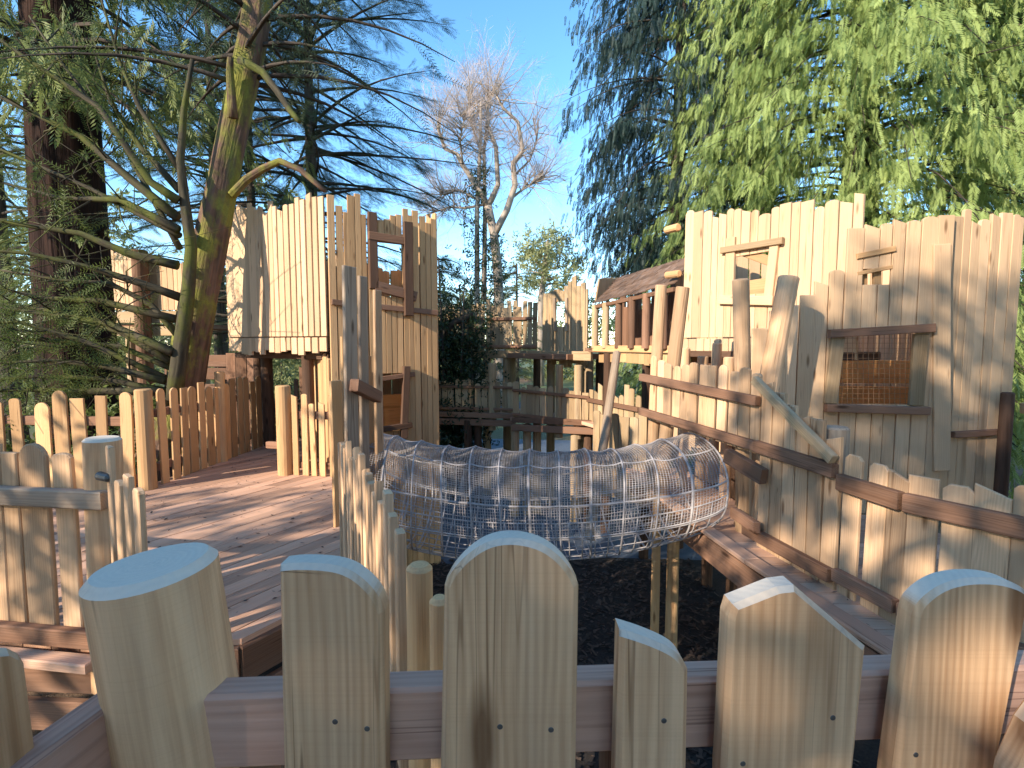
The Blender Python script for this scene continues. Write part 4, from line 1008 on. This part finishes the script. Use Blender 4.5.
# pine
pb_ = at(541, 345, 40); th = thing('pine_tree', (pb_.x, pb_.y, GZ), 'pale olive flat crowned pine far off beyond the raised walkway', 'tree', 'far trees beyond the walkways')
m = MB(); tube(m, [(pb_.x, pb_.y, GZ - .1), at(541, 300, 40), at(545, 265, 40), at(548, 240, 40)], [.3, .25, .2, .1], 10); m.build('trunk', B_BARE, th, smooth=True)
P = []
for k in range(46):
    y = rs.uniform(233, 288); hw = 22 * math.sin(math.pi * min(1, (y - 226) / 74)) ** .5 + 4; x = 547 + rs.uniform(-hw, hw) * (1.2 if y > 262 else 1); c0 = np.array(tuple(at(x, y, 40 + rs.uniform(-1.5, 1.5))))
    for j in range(22): P.append(c0 + rs.normal(size=3) * [.5, .5, .22])
P = np.array(P); sprays('crown', L_PINE, th, P, rs.normal(size=P.shape) + [0, 0, .4], rs.uniform(.45, .85, len(P)), BROAD)
m = MB()
for k in range(9):
    z = at(547, 245 + k * 5, 40).z; a_ = rs.uniform(0, 6.28); tube(m, branch_curve((pb_.x + .4, pb_.y, z), a_, 1.6, .3, .1), [.1, .08, .07, .06, .04, .03, .02], 5)
m.build('limbs', B_BARE, th, smooth=True)
tier_conifer('mid green conifer on the skyline just right of the bare trees', (.3, 33, GZ), 8.2, -.5, 2.2, 80, 40, .5, L_OLV, .2)

# dark shrubs
def shrub(label, c, rad, h, n, mat, size=.24, stems=6):
    th = thing('evergreen_shrub', (c[0], c[1], GZ), label, 'shrub', 'evergreen shrubs'); m = MB(); P, A = [], []
    for k in range(stems):
        a = rs.uniform(0, 6.283); tp = np.array([c[0] + math.cos(a) * rad * rs.uniform(.3, .9), c[1] + math.sin(a) * rad * rs.uniform(.3, .9), GZ + h * rs.uniform(.6, 1)])
        b0 = np.array([c[0], c[1], GZ - .05]); mid = (b0 + tp) / 2 + rs.normal(size=3) * .12; cc = np.array([b0, mid, tp]); tube(m, cc, [.05, .035, .012], 6)
        for j in range(n // stems):
            p, d = along(cc, .3 + .7 * rs.rand()); P.append(p + rs.normal(size=3) * rad * [.34, .34, .3]); A.append(rs.normal(size=3) + [0, 0, .1])
    m.build('stems', B_DARK, th, smooth=True); sprays('foliage', mat, th, P, A, rs.uniform(.6, 1.3, len(P)) * size, BROAD); return th
th = shrub('dark glossy evergreen shrub with arching trunk between the left tower and the far walkway', (-1.2, 10.55), .72, 4.9, 3200, L_HOLLY, .2, 14)
m = MB(); tube(m, [at(440, 420, 10.5), at(436, 365, 10.5), at(442, 335, 10.4), at(455, 322, 10.35), at(474, 314, 10.3)], [.1, .09, .075, .07, .05], 9); m.build('arching_trunk', B_DARK, th, smooth=True)
shrub('green shrub glimpsed beneath the covered walkway', (2.55, 9.4), .5, 3.0, 420, L_OLV, .22)
shrub('green shrub glimpsed under the raised room', (-4.6, 10.6), .9, 3.4, 500, L_OLV, .26)
for lab, c in (('low sunlit shrub behind the back deck fence at far left', (-8.5, 7.9)), ('sprawling shrub behind the fence near the massive reddish trunk', (-6.6, 8.3))):
    shrub(lab, c, .9, 2.5, 420, L_YEW, .26)

# woods all round: nobody could count these
def woods(name, label, spots, mat, n, size, tmpl=BROAD):
    P = []
    for (x, y, z0, z1, r) in spots:
        for j in range(n):
            f = rs.rand(); ww = r * math.sin(math.pi * (.12 + .83 * f)) ** .6; P.append([x + rs.normal() * ww * .5, y + rs.normal() * ww * .5, z0 + (z1 - z0) * f])
    P = np.array(P); o = sprays(name, mat, None, P, rs.normal(size=P.shape), rs.uniform(.6, 1.4, len(P)) * size, tmpl, origin=(P[:, 0].mean(), P[:, 1].mean(), GZ)); tag(o, label, 'woodland', None, 'stuff'); return o
woods('woodland', 'soft olive woodland in the far distance behind the playground', [(rs.uniform(-62, 62), rs.uniform(44, 58), GZ, rs.uniform(3, 8.5), rs.uniform(2.5, 4)) for k in range(90)], L_OLV, 170, 1.0)
woods('woodland', 'brownish green undergrowth and trees at left behind the sweeping branches', [(rs.uniform(-30, -9), rs.uniform(20, 30), GZ, rs.uniform(4, 10), rs.uniform(2, 3.2)) for k in range(22)], L_OLV, 190, .7)
# unseen trees added to shade the near half and bounce warm light: (s, t) across / along the sun direction
def st(s, t): return (.741 * t - .671 * s, .671 * t + .741 * s)
spa, spb, spc = [], [], []
for s in np.arange(-6.5, 1.75, .7):
    x, y = st(s + rs.uniform(-.2, .2), -10 + rs.uniform(-.6, .6)); spa.append((x, y, -1, 5.95, .9)); spb.append((x, y, 6.95, 8.65 + rs.uniform(-.6, .3), .85))
for s in np.arange(1.9, 5.6, .65): spc.append((*st(s, -8 + rs.uniform(-.4, .4)), 1.2, 6.2 + rs.uniform(-.3, .3), .8))
for s in np.arange(5.8, 10.5, .8): spc.append((*st(s, -8 + rs.uniform(-.4, .4)), -1, 3.9 + rs.uniform(-.3, .4), .8))
woods('woodland', 'dense copper leaf mass added unseen behind the viewpoint to shade the near fences', spa, L_WARM, 430, .75)
woods('woodland', 'thinner copper leaf mass added unseen behind the viewpoint to dapple the right fence and fort', spb, L_WARM, 125, .6)
woods('woodland', 'light copper foliage added unseen left of the viewpoint to dapple the deck', spc, L_WARM, 95, .6)
woods('woodland', 'copper foliage added unseen at right behind the viewpoint to bounce warm light', [(x, y, -1, 8.5, 1.5) for x, y in ((5.2, -4.6), (6.6, -3.4), (7.8, -2.0), (8.8, -.6), (9.4, .8), (3.6, -5.4))], L_WARM, 330, .75)  # unseen reflector foliage, added to throw warm light on the near fence

# ------------------------------------------------------------------ light
SUN_EL, AZ = R(24), (-.741, -.671)            # direction towards the sun, from above
w = bpy.data.worlds.new('World'); sc.world = w; w.use_nodes = True
nt = w.node_tree; bg = nt.nodes['Background']; sky = nt.nodes.new('ShaderNodeTexSky'); sky.sky_type = 'NISHITA'
sky.sun_disc = False; sky.sun_elevation = SUN_EL; sky.sun_rotation = math.atan2(AZ[0], AZ[1]) % (2 * math.pi)
sky.air_density = 1.0; sky.altitude = 1500; sky.dust_density = .1; sky.ozone_density = 1.5
hs = nt.nodes.new('ShaderNodeHueSaturation'); hs.inputs['Hue'].default_value = .493; hs.inputs['Saturation'].default_value = 1.2; hs.inputs['Value'].default_value = 1.4
nt.links.new(sky.outputs[0], hs.inputs['Color']); nt.links.new(hs.outputs[0], bg.inputs[0]); bg.inputs[1].default_value = .15
ld = bpy.data.lights.new('sun', 'SUN'); ld.energy = 4.2; ld.angle = R(.53); ld.color = (1, .88, .72)
lo = bpy.data.objects.new('sun', ld); C.objects.link(lo)
tosun = Vector((AZ[0] * math.cos(SUN_EL), AZ[1] * math.cos(SUN_EL), math.sin(SUN_EL)))
lo.rotation_euler = tosun.to_track_quat('Z', 'Y').to_euler(); lo.location = tosun * 60
vs = sc.view_settings; sc.display_settings.display_device = 'sRGB'
vs.view_transform = 'Standard'; vs.look = 'None'; vs.gamma = 1; vs.use_curve_mapping = False; vs.exposure = 1.15
sc.cycles.max_bounces = 6; sc.cycles.diffuse_bounces = 3; sc.cycles.transmission_bounces = 3; sc.cycles.transparent_max_bounces = 4
sc.cycles.use_denoising = True

# repeats of a kind share a group
plural = {'picket_fence': 'picket fences of the playground', 'board_screen': 'board screens', 'raised_walkway': 'raised wooden walkways', 'play_tower': 'plank play towers', 'deck_edging': 'deck edge timbers'}
for o in sc.objects:
    b_ = o.name.split('.')[0]
    if o.parent is None and b_ in plural and 'group' not in o.keys(): o['group'] = plural[b_]
